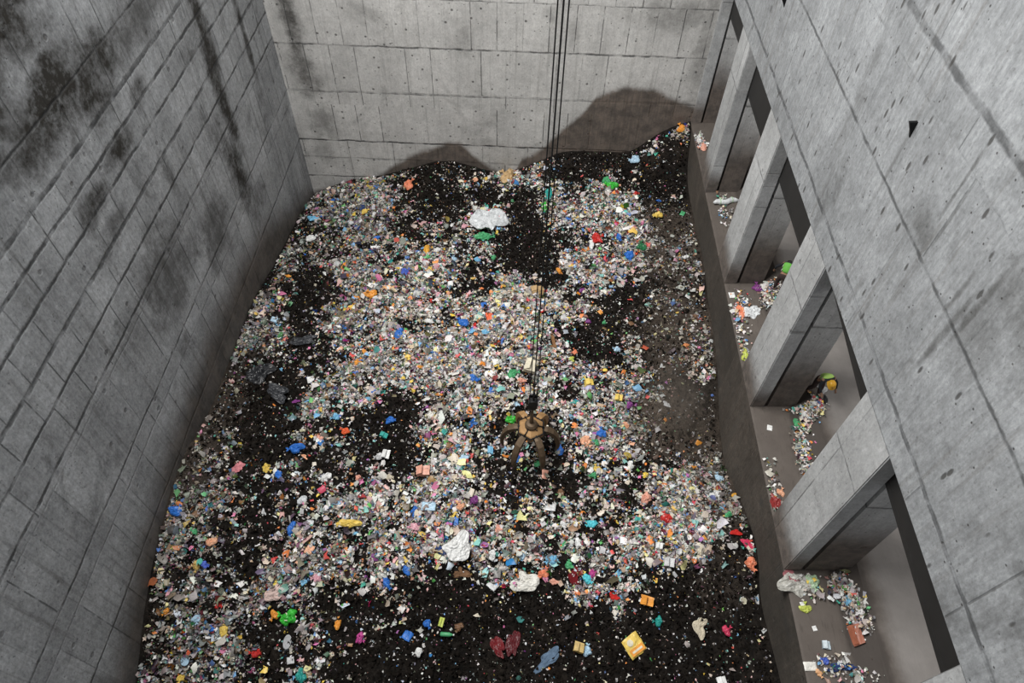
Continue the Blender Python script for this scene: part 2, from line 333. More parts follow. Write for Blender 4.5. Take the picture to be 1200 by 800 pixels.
# ------------------------------------------------------------------ the building shell
XL, XR, YB = -12.48, 8.5, 31.45
J_BACK = [(5.78, .07), (3.45, .09), (.98, .09), (.17, .05), (-2.02, .09), (-3.17, .09), (-4.47, .09), (8.1, .07), (10.6, .07)]
J_LEFT = [(13.5, .12), (10.4, .08), (9.0, .14), (8.15, .13), (7.25, .13), (6.08, .15), (3.78, .12), (3.5, .05), (.95, .07), (.2, .06), (-2.0, .07), (5.0, .04)]
J_RIGHT = [(15.6, .08), (13.57, .17), (12.68, .06), (10.6, .08), (7.96, .1), (7.2, .03)]
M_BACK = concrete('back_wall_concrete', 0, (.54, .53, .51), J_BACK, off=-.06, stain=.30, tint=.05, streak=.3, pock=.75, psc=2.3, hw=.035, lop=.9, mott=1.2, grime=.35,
    level=[(-12.5, -5.6), (-10.5, -4.9), (-8.64, -4.3), (-7.55, -3.5), (-6.5, -2.75), (-5.76, -2.42), (-4.98, -2.0), (-4.31, -1.7), (-3.62, -1.8), (-3.34, -2.1), (-2.93, -2.6),
           (-2.51, -2.95), (-2.09, -3.3), (-1.27, -3.8), (-.64, -3.6), (-.24, -2.63), (.46, -2.3), (.91, -1.9), (1.34, -1.3), (1.89, -.7), (2.83, .3), (3.45, 1.4), (4.8, 1.95), (6.27, 1.8), (7.8, 1.2), (9, .9)],
    blobs=[(-11.4, 4.5, .45, 2.2, .8), (-11.35, 1.9, .7, 1.3, .7), (6.5, 5.5, 2.0, .8, .4), (8.2, 4.2, .5, 3, .4), (-10.9, -.8, .9, 1.1, .5), (-11.3, -2.8, .6, 1., .35), (-3.2, 3.9, .5, .8, .3), (2.0, 4.6, .35, .7, .3)], dirtcol=(.066, .051, .041))
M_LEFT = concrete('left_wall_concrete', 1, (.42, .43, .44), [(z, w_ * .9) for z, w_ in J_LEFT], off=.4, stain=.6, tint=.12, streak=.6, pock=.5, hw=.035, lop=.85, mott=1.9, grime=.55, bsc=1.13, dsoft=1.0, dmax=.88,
    level=[(-3, -2.2), (4.7, -3.4), (6.7, -2.4), (8.2, -1.8), (11, -1.2), (14, -1.0), (18, -.9), (21, -1.2), (24, -1.9), (26, -2.9), (28, -3.8), (31.5, -5.6)],
    blobs=[(14.0, 12.8, 3.0, 1.6, .75), (10.8, 10.6, 1.2, .8, .5), (15.7, 10.6, 1.6, .9, .8), (17.4, 9.9, 1.8, 1.1, .75), (14.2, 10.2, 1.2, 1.0, .7), (20.5, 10.0, 2.0, .8, .5), (12.9, 11.6, 1.6, 1.2, .75), (11.5, 13.4, 2.6, 1.3, .6), (17.0, 7.8, 1.0, .45, .7), (14.9, 7.5, .8, .5, .7), (19.4, 8.4, .7, .4, .6), (15.3, 6.4, .9, .4, .5),
           (24.9, 7.6, .45, 2.4, .85), (24.5, 4.6, .5, 2.6, .9), (23.7, 1.6, .8, 2.4, .85), (28.4, 5.2, .25, 2.6, .7), (16.6, 3.2, 2.2, 1.6, .5), (13.6, 3.4, 1.0, 1.0, .3), (18.9, 5.3, .3, .9, .45), (20.2, 1.6, 1.6, 1.4, .5)], dirtcol=(.065, .054, .045))
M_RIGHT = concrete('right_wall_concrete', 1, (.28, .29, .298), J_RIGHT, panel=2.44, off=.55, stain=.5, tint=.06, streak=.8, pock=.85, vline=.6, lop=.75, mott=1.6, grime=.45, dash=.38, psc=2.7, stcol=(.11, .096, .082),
    blobs=[(11.3, 10.95, .8, .5, .5), (8.7, 11.6, .12, 1.3, .6), (8.95, 10.3, .10, 1.2, .6), (9.3, 11.2, .08, .9, .5), (16.3, 12.0, .3, .6, .35), (16.1, 11.0, .3, .6, .35), (7.4, 12.2, 1.5, .8, .5), (8.1, 11.0, .7, .9, .4), (11.0, 12.3, .06, .9, .6), (10.7, 11.7, .05, 1.0, .5), (13.4, 11.2, .06, 1.4, .4), (10.0, 14.6, .1, 1., .4), (5.6, 12.0, 1.2, .8, .25)])
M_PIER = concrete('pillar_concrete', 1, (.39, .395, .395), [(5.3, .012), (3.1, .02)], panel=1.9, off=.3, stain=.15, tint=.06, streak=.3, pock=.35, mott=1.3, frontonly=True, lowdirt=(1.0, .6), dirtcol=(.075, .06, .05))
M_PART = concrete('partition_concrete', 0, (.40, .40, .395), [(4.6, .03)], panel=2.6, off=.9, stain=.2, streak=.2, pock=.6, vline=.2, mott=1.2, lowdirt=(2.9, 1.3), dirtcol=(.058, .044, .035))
M_FOOT = concrete('retaining_wall_concrete', 1, (.08, .068, .057), [], panel=4.2, off=.3, stain=.9, streak=.9, mott=2.0, grime=.6, pock=.2, vline=.2, blobs=[(24, -1, 3, 1.5, .5), (18, -1, 3, 1.5, .5), (7, -1, 3, 2, .6)])
def struct(name, bm, m, parent=None):
    o = obj(name, bm, m, parent)
    if not parent: o['kind'] = 'structure'
    return o
def slabs(name, m, *bx, bevel=0.0):
    bm = bmesh.new()
    for b in bx: box(bm, *b)
    if bevel: bmesh.ops.bevel(bm, geom=[e for e in bm.edges], offset=bevel, segments=2, affect='EDGES')
    return struct(name, bm, m)
TOP = 26.0
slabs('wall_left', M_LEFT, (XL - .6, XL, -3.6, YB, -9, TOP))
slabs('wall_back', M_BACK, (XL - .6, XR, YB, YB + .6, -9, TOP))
slabs('wall_front', M_LEFT, (XL - .6, XR + .6, -3.6, -3.0, -9, 19.2))
slabs('floor_pit', M_FOOT, (XL - .6, XR + .6, -3.6, YB + .6, -9.4, -9))
# upper wall over the tipping openings; the lintel band below stands 5 cm proud with a softened edge
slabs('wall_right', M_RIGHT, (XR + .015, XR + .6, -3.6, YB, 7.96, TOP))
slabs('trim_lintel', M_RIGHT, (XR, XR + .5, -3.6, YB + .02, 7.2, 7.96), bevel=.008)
slabs('wall_retaining', M_FOOT, (XR, XR + .8, -3.6, YB, -9, -.05))
PIERS = [(1.72, 3.5), (7.85, 9.67), (13.83, 15.6), (19.92, 21.6), (25.78, 27.35), (31.3, 32.3)]
for i, (y0, y1) in enumerate(PIERS):
    bm = bmesh.new(); box(bm, XR, XR + .5, y0, y1, -.04, 7.22)
    bmesh.ops.bevel(bm, geom=[e for e in bm.edges if abs(e.verts[0].co.z - e.verts[1].co.z) > 2], offset=.03, segments=2, affect='EDGES')
    struct('wall_pillar', bm, M_PIER)
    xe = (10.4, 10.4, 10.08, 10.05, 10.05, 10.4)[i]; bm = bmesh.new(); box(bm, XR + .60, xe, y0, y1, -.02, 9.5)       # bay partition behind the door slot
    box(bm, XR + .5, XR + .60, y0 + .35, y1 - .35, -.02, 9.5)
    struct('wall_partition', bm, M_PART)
# tipping apron: shallow chute, dirty kick, then the hall floor
sA = NB('apron_concrete'); P = sA.pos(); n = sA.noise(P, 1.1, 6, .65); n2 = sA.noise(sA.vec('MULTIPLY', P, (5, 1, 1)), 2, 5, .6); X_, Y_, Z_ = sA.sep(P)
c = sA.mix(n, (.068, .056, .048), (.14, .12, .105)); c = sA.mix(sA.math('MULTIPLY', sA.step(n2, .55, .7), .5), c, (.06, .05, .042))
xx = sA.math('ADD', X_, sA.math('MULTIPLY_ADD', n, .5, -.25))
c = sA.mix(sA.math('MULTIPLY', sA.math('MULTIPLY', sA.step(xx, 9.75, 9.95), sA.step(xx, 10.55, 10.75, 1, 0)), .75), c, (.05, .042, .037))
c = sA.mix(sA.math('MULTIPLY', sA.step(xx, 10.6, 11.2), .8), c, sA.mix(n, (.17, .158, .148), (.32, .30, .285)))
sA.color(c); sA.rough(.7); sA.bump(sA.math('ADD', n, n2), .35, .03)
bm = bmesh.new(); prof = [(XR, -.04), (XR + .06, 0), (9.95, .1), (10.5, .6), (24, .6)]
vs = [[bm.verts.new((x_, y_, z_)) for x_, z_ in prof] for y_ in (-3.6, 34.)]
lo = [[bm.verts.new((x_, y_, -.05)) for x_ in (XR, 24.)] for y_ in (-3.6, 34.)]
for i in range(len(prof) - 1): bm.faces.new((vs[0][i], vs[0][i + 1], vs[1][i + 1], vs[1][i]))
bm.faces.new((lo[0][0], lo[1][0], lo[1][1], lo[0][1])); bm.faces.new((vs[0][0], vs[1][0], lo[1][0], lo[0][0])); bm.faces.new((vs[0][-1], lo[0][1], lo[1][1], vs[1][-1]))
for k in (0, 1): bm.faces.new(vs[k] + [lo[k][1], lo[k][0]])
struct('floor', bm, sA.m)
def apron_z(x):
    xs = [p[0] for p in prof]; zs = [p[1] for p in prof]; return float(np.interp(x, xs, zs))
slabs('wall_back_hall', M_PART, (XR, 24, 33.0, 33.4, -.5, 9.5))
slabs('ceiling', M_PART, (XR + .6, 24, -3.6, 34, 9.5, 9.9))  # unseen hall ceiling, added to keep light from above off the hall floor
# raised sheet-metal doors hanging in the slots
M_DOOR = plain('dark_door_metal', (.028, .027, .026), .55, .3, 2, .2, .1)
gaps = [(-3.4, 1.70, 5.6, 5.6), (3.42, 7.95, 5.63, 5.85), (9.6, 13.95, 5.9, 6.41), (15.5, 20.05, 5.38, 5.4), (21.5, 25.9, 5.1, 5.1), (27.25, 31.4, 5.62, 5.62)]
for i, (y0, y1, za, zb) in enumerate(gaps):
    bm = bmesh.new(); v = box(bm, XR + .515, XR + .585, y0, y1, 0, 9.4)
    for q in v:
        if q.co.z < 1: q.co.z = za if q.co.y < (y0 + y1) / 2 else zb
    d_ = struct('door_%d' % (i + 1), bm, M_DOOR)
    bm = bmesh.new(); v = box(bm, XR + .51, XR + .59, y0, y1, 0, .16)
    for q in v: q.co.z += (za if q.co.y < (y0 + y1) / 2 else zb)
    obj('bottom_rail', bm, M_DOOR, d_)
# anchor plates left in the upper right wall
M_IRON = plain('black_iron', (.012, .012, .013), .5, .3, 8, .5, .2)
for (y0, z0, h, lb) in ((13.37, 11.95, .55, 'black wedge shaped iron plate sticking out of the bright right wall, lower one'), (23.62, 9.86, .42, 'black wedge shaped iron plate on the right wall at the top edge of the picture')):
    bm = bmesh.new(); vs = [bm.verts.new(p) for p in ((8.57, y0 - .05, z0 + h / 2), (8.57, y0 - .05, z0 - h / 2), (8.57, y0 + .02, z0 - h / 2), (8.57, y0 + .02, z0 + h / 2), (8.33, y0 - .05, z0 + h / 2 - .02), (8.33, y0 + .02, z0 + h / 2 - .02), (8.44, y0 - .05, z0 + h * .1), (8.44, y0 + .02, z0 + h * .1))]
    for f in ((0, 1, 6, 4), (3, 5, 7, 2), (0, 4, 5, 3), (4, 6, 7, 5), (6, 1, 2, 7), (0, 3, 2, 1)): bm.faces.new([vs[i] for i in f])
    tag(obj('anchor_plate', bm, M_IRON), lb, 'bracket')
HEAP_ITEMS=[(-1.85, 9.24, 0.99, 0.9, 'sheet', 'white', 'large crumpled white plastic sheet among bright litter in front centre', 'plastic sheet'),
(0.6, 8.29, 0.91, 0.67, 'sheet', 'offwhite', 'rounded off-white sack with small dark holes at edge of dark soil', 'sack'),
(1.22, 8.61, 0.36, 0.35, 'bag', 'coral', 'coral orange round crumpled bag right beside the off-white sack', 'bag'),
(1.59, 8.32, 0.27, 0.22, 'bag', 'salmon', 'small pink and pale bag below the coral orange bag', 'bag'),
(2.33, 8.52, 0.39, 0.64, 'cloth', 'darkred', 'dark red rag lying beside a cyan bag in front centre', 'cloth'),
(2.75, 8.4, 0.33, 0.29, 'bag', 'cyan', 'bright cyan crumpled bag right of the dark red rag', 'bag'),
(2.96, 8.6, 0.27, 0.29, 'bag', 'magenta', 'magenta bag touching the bright cyan bag', 'bag'),
(2.13, 8.87, 0.3, 0.26, 'bag', 'green', 'green crumpled bag above the dark red rag', 'bag'),
(4.24, 6.25, 0.59, 0.65, 'packet', 'yellow', 'large yellow and orange printed packet lying on dark soil', 'packet'),
(4.72, 7.6, 0.38, 0.31, 'box', 'orange', 'bright orange flattened carton on the dark soil at right', 'carton'),
(1.45, 5.88, 0.98, 0.41, 'cloth', 'denim', 'faded blue denim strip lying on dark soil near the bottom edge', 'cloth'),
(-0.29, 6.25, 0.35, 0.78, 'sheet', 'darkred', 'dark crimson garment half buried in front dark soil, left of the denim strip', 'cloth'),
(0.23, 6.39, 0.41, 0.91, 'sheet', 'maroon', 'maroon garment curled beside the dark crimson garment', 'cloth'),
(2.44, 6.18, 0.29, 0.3, 'box', 'ochre', 'small ochre carton next to pale blue bag on dark soil', 'carton'),
(2.72, 6.12, 0.31, 0.3, 'bag', 'paleblue', 'pale blue bag next to the small ochre carton', 'bag'),
(-2.02, 6.51, 0.44, 0.15, 'bottle', 'green', 'small green bottle lying on dark soil in front', 'bottle'),
(-2.76, 6.84, 0.24, 0.28, 'bag', 'blue', 'small bright blue bag beside a lime box on dark front soil', 'bag'),
(-2.26, 6.89, 0.15, 0.28, 'box', 'lime', 'small lime yellow box standing near the green bottle', 'carton'),
(-1.65, 6.76, 0.3, 0.25, 'bag', 'brown', 'small brown bag right of the lime yellow box', 'bag'),
(-5.0, 6.27, 0.23, 0.37, 'bag', 'magenta', 'small magenta bag on the dark soil at front left', 'bag'),
(-2.96, 5.94, 0.26, 0.27, 'bag', 'white', 'lone white crumpled bag on black soil near the bottom', 'bag'),
(3.63, 7.79, 0.35, 0.25, 'cloth', 'red', 'red rag at the lower tip of the bright litter patch', 'cloth'),
(5.1, 7.02, 0.26, 0.3, 'bag', 'teal', 'teal bag on dark soil above the yellow printed packet', 'bag'),
(7.23, 6.71, 0.25, 0.3, 'bag', 'crimson', 'round crimson bag beside pale rags on the right dark soil', 'bag'),
(6.43, 6.83, 0.4, 0.67, 'cloth', 'beige', 'long pale beige rag left of the round crimson bag', 'cloth'),
(6.86, 5.18, 0.27, 0.23, 'box', 'white', 'white box cut by the bottom edge of the picture', 'carton'),
(-8.3, 12.62, 0.49, 0.43, 'bag', 'blue', 'deep blue bag at the border of dark soil on the left side', 'bag'),
(-5.02, 14.24, 0.27, 0.36, 'bag', 'blue', 'round bright blue bag alone on the central left dark patch', 'bag'),
(-5.3, 18.74, 0.42, 0.59, 'bag', 'blue', 'bright blue bag beside a dark round hollow in upper litter', 'bag'),
(-7.1, 14.12, 0.27, 0.33, 'bag', 'skyblue', 'sky blue bag in litter left of the central dark patch', 'bag'),
(-10.94, 16.33, 1.3, 1.12, 'sheet', 'black', 'large black tarpaulin folded over the heap near left wall', 'tarpaulin'),
(-9.73, 15.19, 0.98, 0.57, 'sheet', 'charcoal', 'charcoal tarpaulin end trailing right of the large black tarpaulin', 'tarpaulin'),
(-9.48, 18.29, 0.98, 0.6, 'sheet', 'charcoal', 'dark plastic sheet with pale rim above the tarpaulins', 'plastic sheet'),
(-7.52, 6.81, 0.5, 0.54, 'bag', 'brightgreen', 'bright green crumpled bag at lower left of the heap', 'bag'),
(-8.02, 7.49, 0.59, 0.62, 'cloth', 'palepink', 'pale pink cloth above the bright green bag', 'cloth'),
(-8.03, 6.86, 0.26, 0.29, 'bag', 'orange', 'orange bag just left of the bright green bag', 'bag'),
(-5.83, 9.83, 0.75, 0.34, 'bag', 'yellow', 'long mustard yellow bag in the mid left litter', 'bag'),
(-10.31, 11.71, 0.45, 0.38, 'cloth', 'rose', 'rose striped cloth on dark soil near left wall', 'cloth'),
(-12.26, 9.92, 0.55, 0.33, 'bag', 'blue', 'blue bag pressed against the foot of the left wall', 'bag'),
(-10.52, 8.12, 0.27, 0.24, 'bag', 'cobalt', 'cobalt blue and white bag beside an ochre bag at lower left', 'bag'),
(-10.82, 8.13, 0.27, 0.34, 'bag', 'ochre', 'ochre bag left of the cobalt blue and white bag', 'bag'),
(-10.87, 5.41, 0.26, 0.35, 'lid', 'paleblue', 'pale oval lid lying at the bottom left corner of the heap', 'lid'),
(-7.43, 6.04, 0.26, 0.47, 'lid', 'grey', 'grey oval lid on dark soil below the bright green bag', 'lid'),
(-9.66, 6.3, 0.26, 0.42, 'bag', 'yellow', 'yellow bag in litter at the lower left', 'bag'),
(-3.42, 12.08, 0.46, 0.37, 'box', 'salmon', 'salmon carton at the lower rim of the central dark patch', 'carton'),
(-3.08, 10.71, 0.48, 0.32, 'packet', 'paleblue', 'pale translucent pouch in the middle front litter', 'packet'),
(-1.7, 9.76, 0.44, 0.41, 'bag', 'purple', 'purple round bag directly above the large white sheet', 'bag'),
(-1.41, 11.07, 0.29, 0.32, 'bag', 'purple', 'small purple bag in the centre litter below the grab', 'bag'),
(-2.42, 9.12, 0.37, 0.3, 'bag', 'navy', 'navy bag tucked under the large white sheet', 'bag'),
(-1.72, 8.49, 0.55, 0.36, 'cloth', 'brown', 'brown rag below the large white sheet', 'cloth'),
(-0.18, 14.66, 0.45, 0.33, 'bag', 'brightgreen', 'bright green bag left of the grab', 'bag'),
(-0.97, 13.29, 0.2, 0.31, 'box', 'skyblue', 'small sky blue box left of the grab tines', 'carton'),
(-1.87, 26.97, 1.52, 1.87, 'sheet', 'clear', 'big translucent whitish plastic sheet in the upper middle of the heap', 'plastic sheet'),
(-2.07, 25.95, 0.88, 0.51, 'bag', 'green', 'green bag under the big translucent sheet', 'bag'),
(-1.21, 27.29, 0.41, 0.88, 'bag', 'rose', 'rose bag at the right rim of the big translucent sheet', 'bag'),
(4.34, 29.52, 0.36, 0.59, 'bag', 'green', 'upper bright green bag at the edge of far right dark soil', 'bag'),
(4.59, 29.04, 0.5, 0.51, 'bag', 'brightgreen', 'lower bright green bag at the edge of far right dark soil', 'bag'),
(1.27, 28.64, 0.32, 1.07, 'bag', 'teal', 'teal green bag right behind the crane ropes', 'bag'),
(1.06, 27.93, 0.27, 0.69, 'bag', 'brightgreen', 'small bright green bag left of the ropes, under the teal one', 'bag'),
(-1.0, 30.7, 0.72, 1.15, 'bag', 'tan', 'tan round sack at the far rim by the back wall', 'sack'),
(-6.43, 29.85, 0.47, 0.68, 'bag', 'coral', 'coral bag at the far left rim of the dark soil', 'bag'),
(-11.46, 27.75, 0.65, 0.65, 'cloth', 'skyblue', 'light blue cloth near the far left corner', 'cloth'),
(-8.57, 27.86, 0.32, 0.35, 'bag', 'yellow', 'small yellow bag beside a navy one in far left litter', 'bag'),
(-8.78, 28.24, 0.37, 0.43, 'bag', 'navy', 'small navy bag in far left litter', 'bag'),
(-10.94, 25.54, 0.44, 0.46, 'bag', 'white', 'white bag on dark soil close to the far left corner', 'bag'),
(3.69, 25.44, 0.43, 0.63, 'bag', 'red', 'round red bag by a dark hollow in far right litter', 'bag'),
(3.44, 25.14, 0.26, 0.56, 'bag', 'white', 'small white bag beside the round red bag', 'bag'),
(4.73, 22.45, 0.37, 0.56, 'lid', 'stone', 'stone grey round lid on dark soil at upper right', 'lid'),
(5.26, 24.34, 0.42, 0.55, 'bag', 'blue', 'blue bag in the far right litter patch', 'bag'),
(5.84, 24.57, 0.42, 0.49, 'bag', 'darkgreen', 'dark green bag beside the blue one in far right litter', 'bag'),
(-1.05, 30.78, 0.24, 0.38, 'bag', 'ochre', 'tiny ochre bag on top of the tan round sack', 'bag'),
(0.78, 22.31, 0.54, 0.5, 'box', 'tan', 'tan orange carton right behind the ropes in the middle', 'carton'),
(1.53, 18.98, 0.27, 0.78, 'plank', 'wood', 'short bent brown wooden board on dark soil beside the ropes', 'board'),
(2.52, 18.61, 0.19, 0.29, 'bag', 'coral', 'small coral ball on dark soil right of the brown board', 'bag'),
(2.36, 18.15, 0.23, 0.24, 'bag', 'lime', 'small lime bag below the small coral ball', 'bag'),
(0.53, 17.27, 0.44, 0.54, 'box', 'cream', 'cream coloured box left of the ropes', 'carton'),
(-0.23, 16.93, 0.4, 0.49, 'bag', 'green', 'green bag left of the cream coloured box', 'bag'),
(-1.82, 16.32, 0.36, 0.39, 'bag', 'blue', 'blue bag in the bright centre litter', 'bag'),
(-1.37, 20.08, 0.31, 0.46, 'packet', 'orangered', 'orange red square packet in bright centre litter', 'packet'),
(-0.98, 20.07, 0.31, 0.46, 'packet', 'white', 'white square packet beside the orange red one', 'packet'),
(-4.97, 12.74, 0.26, 0.31, 'box', 'white', 'white cube-like box on the central left dark patch', 'carton'),
(-5.21, 12.61, 0.26, 0.27, 'bag', 'lightgrey', 'light grey bag touching the white cube-like box', 'bag'),
(-6.61, 13.48, 0.27, 0.32, 'bag', 'orangered', 'orange red bag at left of the central dark patch', 'bag'),
(-5.18, 13.53, 0.27, 0.2, 'box', 'teal', 'small teal box on the central left dark patch', 'carton'),
(3.5, 14.34, 0.42, 0.37, 'bag', 'blue', 'blue bag in litter right of the grab', 'bag'),
(2.82, 13.85, 0.38, 0.56, 'bag', 'peach', 'peach bag in litter right of the grab', 'bag'),
(3.2, 13.9, 0.34, 0.32, 'bag', 'green', 'green bag between the peach and blue bags right of the grab', 'bag'),
(3.28, 12.68, 0.3, 0.3, 'bag', 'yellow', 'yellow bag over a green one below right of the grab', 'bag'),
(3.07, 12.39, 0.27, 0.23, 'bag', 'green', 'green bag under a yellow one below right of the grab', 'bag'),
(5.27, 9.41, 0.21, 0.23, 'box', 'white', 'white square box in the right front litter patch', 'carton'),
(5.56, 8.87, 0.3, 0.29, 'box', 'lightgrey', 'light grey square box at the lower rim of the right litter patch', 'carton'),
(8.51, 11.65, 0.19, 0.23, 'bag', 'amber', 'small amber bag at the foot of the platform wall', 'bag'),
(7.9, 9.87, 0.36, 0.21, 'cloth', 'red', 'red rag on brown soil near the platform wall', 'cloth'),
(8.27, 9.46, 0.36, 0.3, 'cloth', 'crimson', 'crimson tangled cloth beside the platform wall', 'cloth'),
(8.27, 8.8, 0.35, 0.4, 'bag', 'coral', 'coral and white bag at the heap edge under the platform', 'bag'),
(2.95, 10.32, 0.38, 0.31, 'bag', 'cyan', 'cyan and white bag on dark soil in the front middle', 'bag'),
(2.44, 9.63, 0.22, 0.37, 'bag', 'white', 'white upright bag on dark soil below the cyan and white one', 'bag'),
(3.07, 16.61, 0.36, 0.36, 'bag', 'lavender', 'lavender white bag in the right middle litter', 'bag'),
(3.08, 16.87, 0.33, 0.31, 'box', 'yellow', 'yellow carton in right middle litter', 'carton'),
(4.34, 16.26, 0.29, 0.27, 'box', 'yellow', 'smaller yellow carton in right middle litter near the brown dust', 'carton'),
(-4.88, 25.05, 0.35, 0.63, 'bag', 'amber', 'amber bag in the upper middle litter', 'bag'),
(-8.76, 23.42, 0.21, 0.72, 'bag', 'orange', 'orange upright bag in the upper left litter', 'bag'),
(-6.42, 21.7, 0.89, 0.39, 'cloth', 'apricot', 'long apricot and yellow cloth strip in upper left litter', 'cloth'),
(-5.63, 22.72, 0.37, 0.4, 'bag', 'cobalt', 'cobalt bag in the upper left litter', 'bag'),
(-2.52, 19.55, 0.5, 0.45, 'bag', 'blue', 'blue bag just above the centre of the heap', 'bag'),
(-6.88, 21.09, 0.4, 0.49, 'bag', 'orange', 'dull orange bag in the left upper litter', 'bag'),
(5.83, 28.64, 0.22, 0.29, 'bag', 'red', 'tiny red bag at the right rim of far litter', 'bag'),
(5.85, 30.64, 0.41, 0.62, 'bag', 'paleblue', 'pale blue bag on the dark soil below the far right corner', 'bag'),
(8.02, 31.41, 0.4, 0.41, 'bag', 'orange', 'orange bag at the very top of the heap by the far right corner', 'bag'),
(6.74, 26.49, 0.39, 0.4, 'bag', 'yellow', 'dusty yellow bag on the brown soil near the platform', 'bag')]
PLAT_ITEMS=[(8.72, 7.86, 0.71, 0.61, 'sheet', 'stone', 'stone grey torn sack at the foot of the nearest full pillar', 'sack'),
(8.12, 7.59, 0.44, 0.33, 'cloth', 'dustyrose', 'dusty rose rag left of the stone grey torn sack', 'cloth'),
(9.26, 7.83, 0.39, 0.46, 'bag', 'palegreen', 'pale green bag right of the stone grey torn sack', 'bag'),
(8.88, 6.68, 0.33, 0.26, 'bag', 'lime', 'lime green bag on the bare apron of the nearest bay', 'bag'),
(9.24, 5.67, 0.22, 0.22, 'box', 'bluegrey', 'small blue grey tile on the apron near bottom right', 'tile'),
(8.66, 5.09, 0.36, 0.24, 'packet', 'offwhite', 'off-white paper wedge on the platform edge near the bottom', 'paper'),
(9.13, 5.25, 0.22, 0.22, 'bag', 'cobalt', 'cobalt and white bag beside the off-white paper wedge', 'bag'),
(9.53, 5.08, 0.73, 0.19, 'cloth', 'navy', 'long dark navy strip of cloth across the apron at the bottom', 'cloth'),
(8.86, 4.92, 0.19, 0.19, 'bag', 'apricot', 'apricot scrap bag under the cobalt bag at the bottom right', 'bag'),
(8.64, 10.09, 0.34, 0.57, 'bag', 'dullred', 'dull red bag leaning at the pillar on the platform edge', 'bag'),
(8.9, 10.44, 0.23, 0.27, 'bag', 'peach', 'peach bag above the dull red bag on the platform edge', 'bag'),
(10.11, 5.93, 0.34, 0.54, 'box', 'rust', 'rust red crushed carton at the end of the litter trail', 'carton'),
(10.13, 6.85, 0.25, 0.26, 'bag', 'skyblue', 'sky blue bag in the litter trail of the nearest bay', 'bag'),
(9.02, 6.13, 0.13, 0.14, 'packet', 'white', 'small white paper on the apron above the blue grey tile', 'paper'),
(8.83, 6.83, 0.15, 0.12, 'packet', 'white', 'white paper chip above the lime green bag', 'paper'),
(9.3, 25.0, 1.19, 0.39, 'roll', 'clear', 'clear plastic roll lying on the apron of the farther bay', 'plastic roll'),
(9.15, 25.06, 0.4, 0.32, 'bag', 'palegreen', 'pale green scrap under the clear plastic roll', 'bag'),
(8.7, 16.19, 0.26, 0.61, 'bag', 'lime', 'lime yellow scrap at the foot of the third pillar', 'bag'),
(8.9, 18.36, 0.31, 0.87, 'bag', 'coral', 'coral bag on the apron of the middle bay', 'bag'),
(9.34, 18.34, 0.55, 0.53, 'sheet', 'clear', 'clear crumpled film right of the coral bag in the middle bay', 'plastic sheet'),
(8.7, 19.27, 0.25, 0.3, 'packet', 'white', 'white card lying on the platform edge in the middle bay', 'paper'),
(9.02, 12.94, 0.18, 0.23, 'packet', 'white', 'small white card alone on the apron of the bay with the worker', 'paper'),
(10.71, 13.63, 0.27, 0.44, 'bag', 'crimson', "magenta pink bag at the bending worker's feet", 'bag'),
(10.46, 13.73, 0.21, 0.32, 'packet', 'white', 'white carton sheet in the pile below the worker', 'paper'),
(11.0, 13.86, 0.18, 0.32, 'bag', 'black', 'black bag at the right of the pile below the worker', 'bag'),
(11.01, 14.27, 0.28, 0.33, 'bag', 'lightgrey', "light grey bag right beside the worker's boots", 'bag'),
(10.23, 13.39, 0.21, 0.27, 'bag', 'white', 'white bag in the middle of the pile below the worker', 'bag'),
(9.99, 13.09, 0.3, 0.39, 'bag', 'green', 'green rag below the pile of the bending worker', 'bag'),
(8.75, 29.89, 0.35, 0.62, 'bag', 'white', 'white bag on the far end of the platform', 'bag'),
(8.84, 29.26, 0.39, 0.61, 'bag', 'salmon', 'salmon bag beside the first pillar on the platform', 'bag'),
(9.79, 20.22, 0.43, 0.37, 'bag', 'purple', 'purple bag in the pile behind the pillar by the green vest worker', 'bag')]
# ------------------------------------------------------------------ single pieces of refuse
COL = dict(white=(.80, .80, .78), offwhite=(.76, .74, .68), coral=(.80, .26, .14), salmon=(.76, .38, .28), darkred=(.16, .012, .016), maroon=(.10, .010, .014), cyan=(.10, .58, .66), magenta=(.52, .07, .28),
    green=(.08, .38, .16), yellow=(.78, .56, .12), orange=(.82, .33, .05), denim=(.12, .18, .26), ochre=(.55, .38, .12), paleblue=(.42, .60, .74), blue=(.03, .16, .55), lime=(.55, .62, .12),
    brown=(.20, .11, .06), teal=(.03, .34, .30), crimson=(.62, .05, .12), beige=(.58, .52, .40), skyblue=(.20, .48, .70), black=(.018, .019, .022), charcoal=(.035, .037, .042), red=(.55, .03, .025), dullred=(.28, .03, .028),
    brightgreen=(.05, .48, .05), palepink=(.66, .50, .45), rose=(.62, .24, .26), cobalt=(.08, .14, .55), grey=(.42, .42, .43), purple=(.22, .05, .22), navy=(.03, .06, .18), clear=(.66, .68, .69),
    tan=(.56, .38, .19), darkgreen=(.02, .16, .06), stone=(.44, .43, .39), wood=(.24, .12, .05), cream=(.74, .68, .52), orangered=(.80, .13, .04), lightgrey=(.62, .62, .62), peach=(.80, .42, .26),
    amber=(.78, .40, .05), lavender=(.60, .56, .74), apricot=(.80, .46, .24), dustyrose=(.30, .11, .12), palegreen=(.46, .62, .42), bluegrey=(.42, .50, .54), rust=(.34, .11, .06), pink=(.75, .40, .46))
_mc = {}
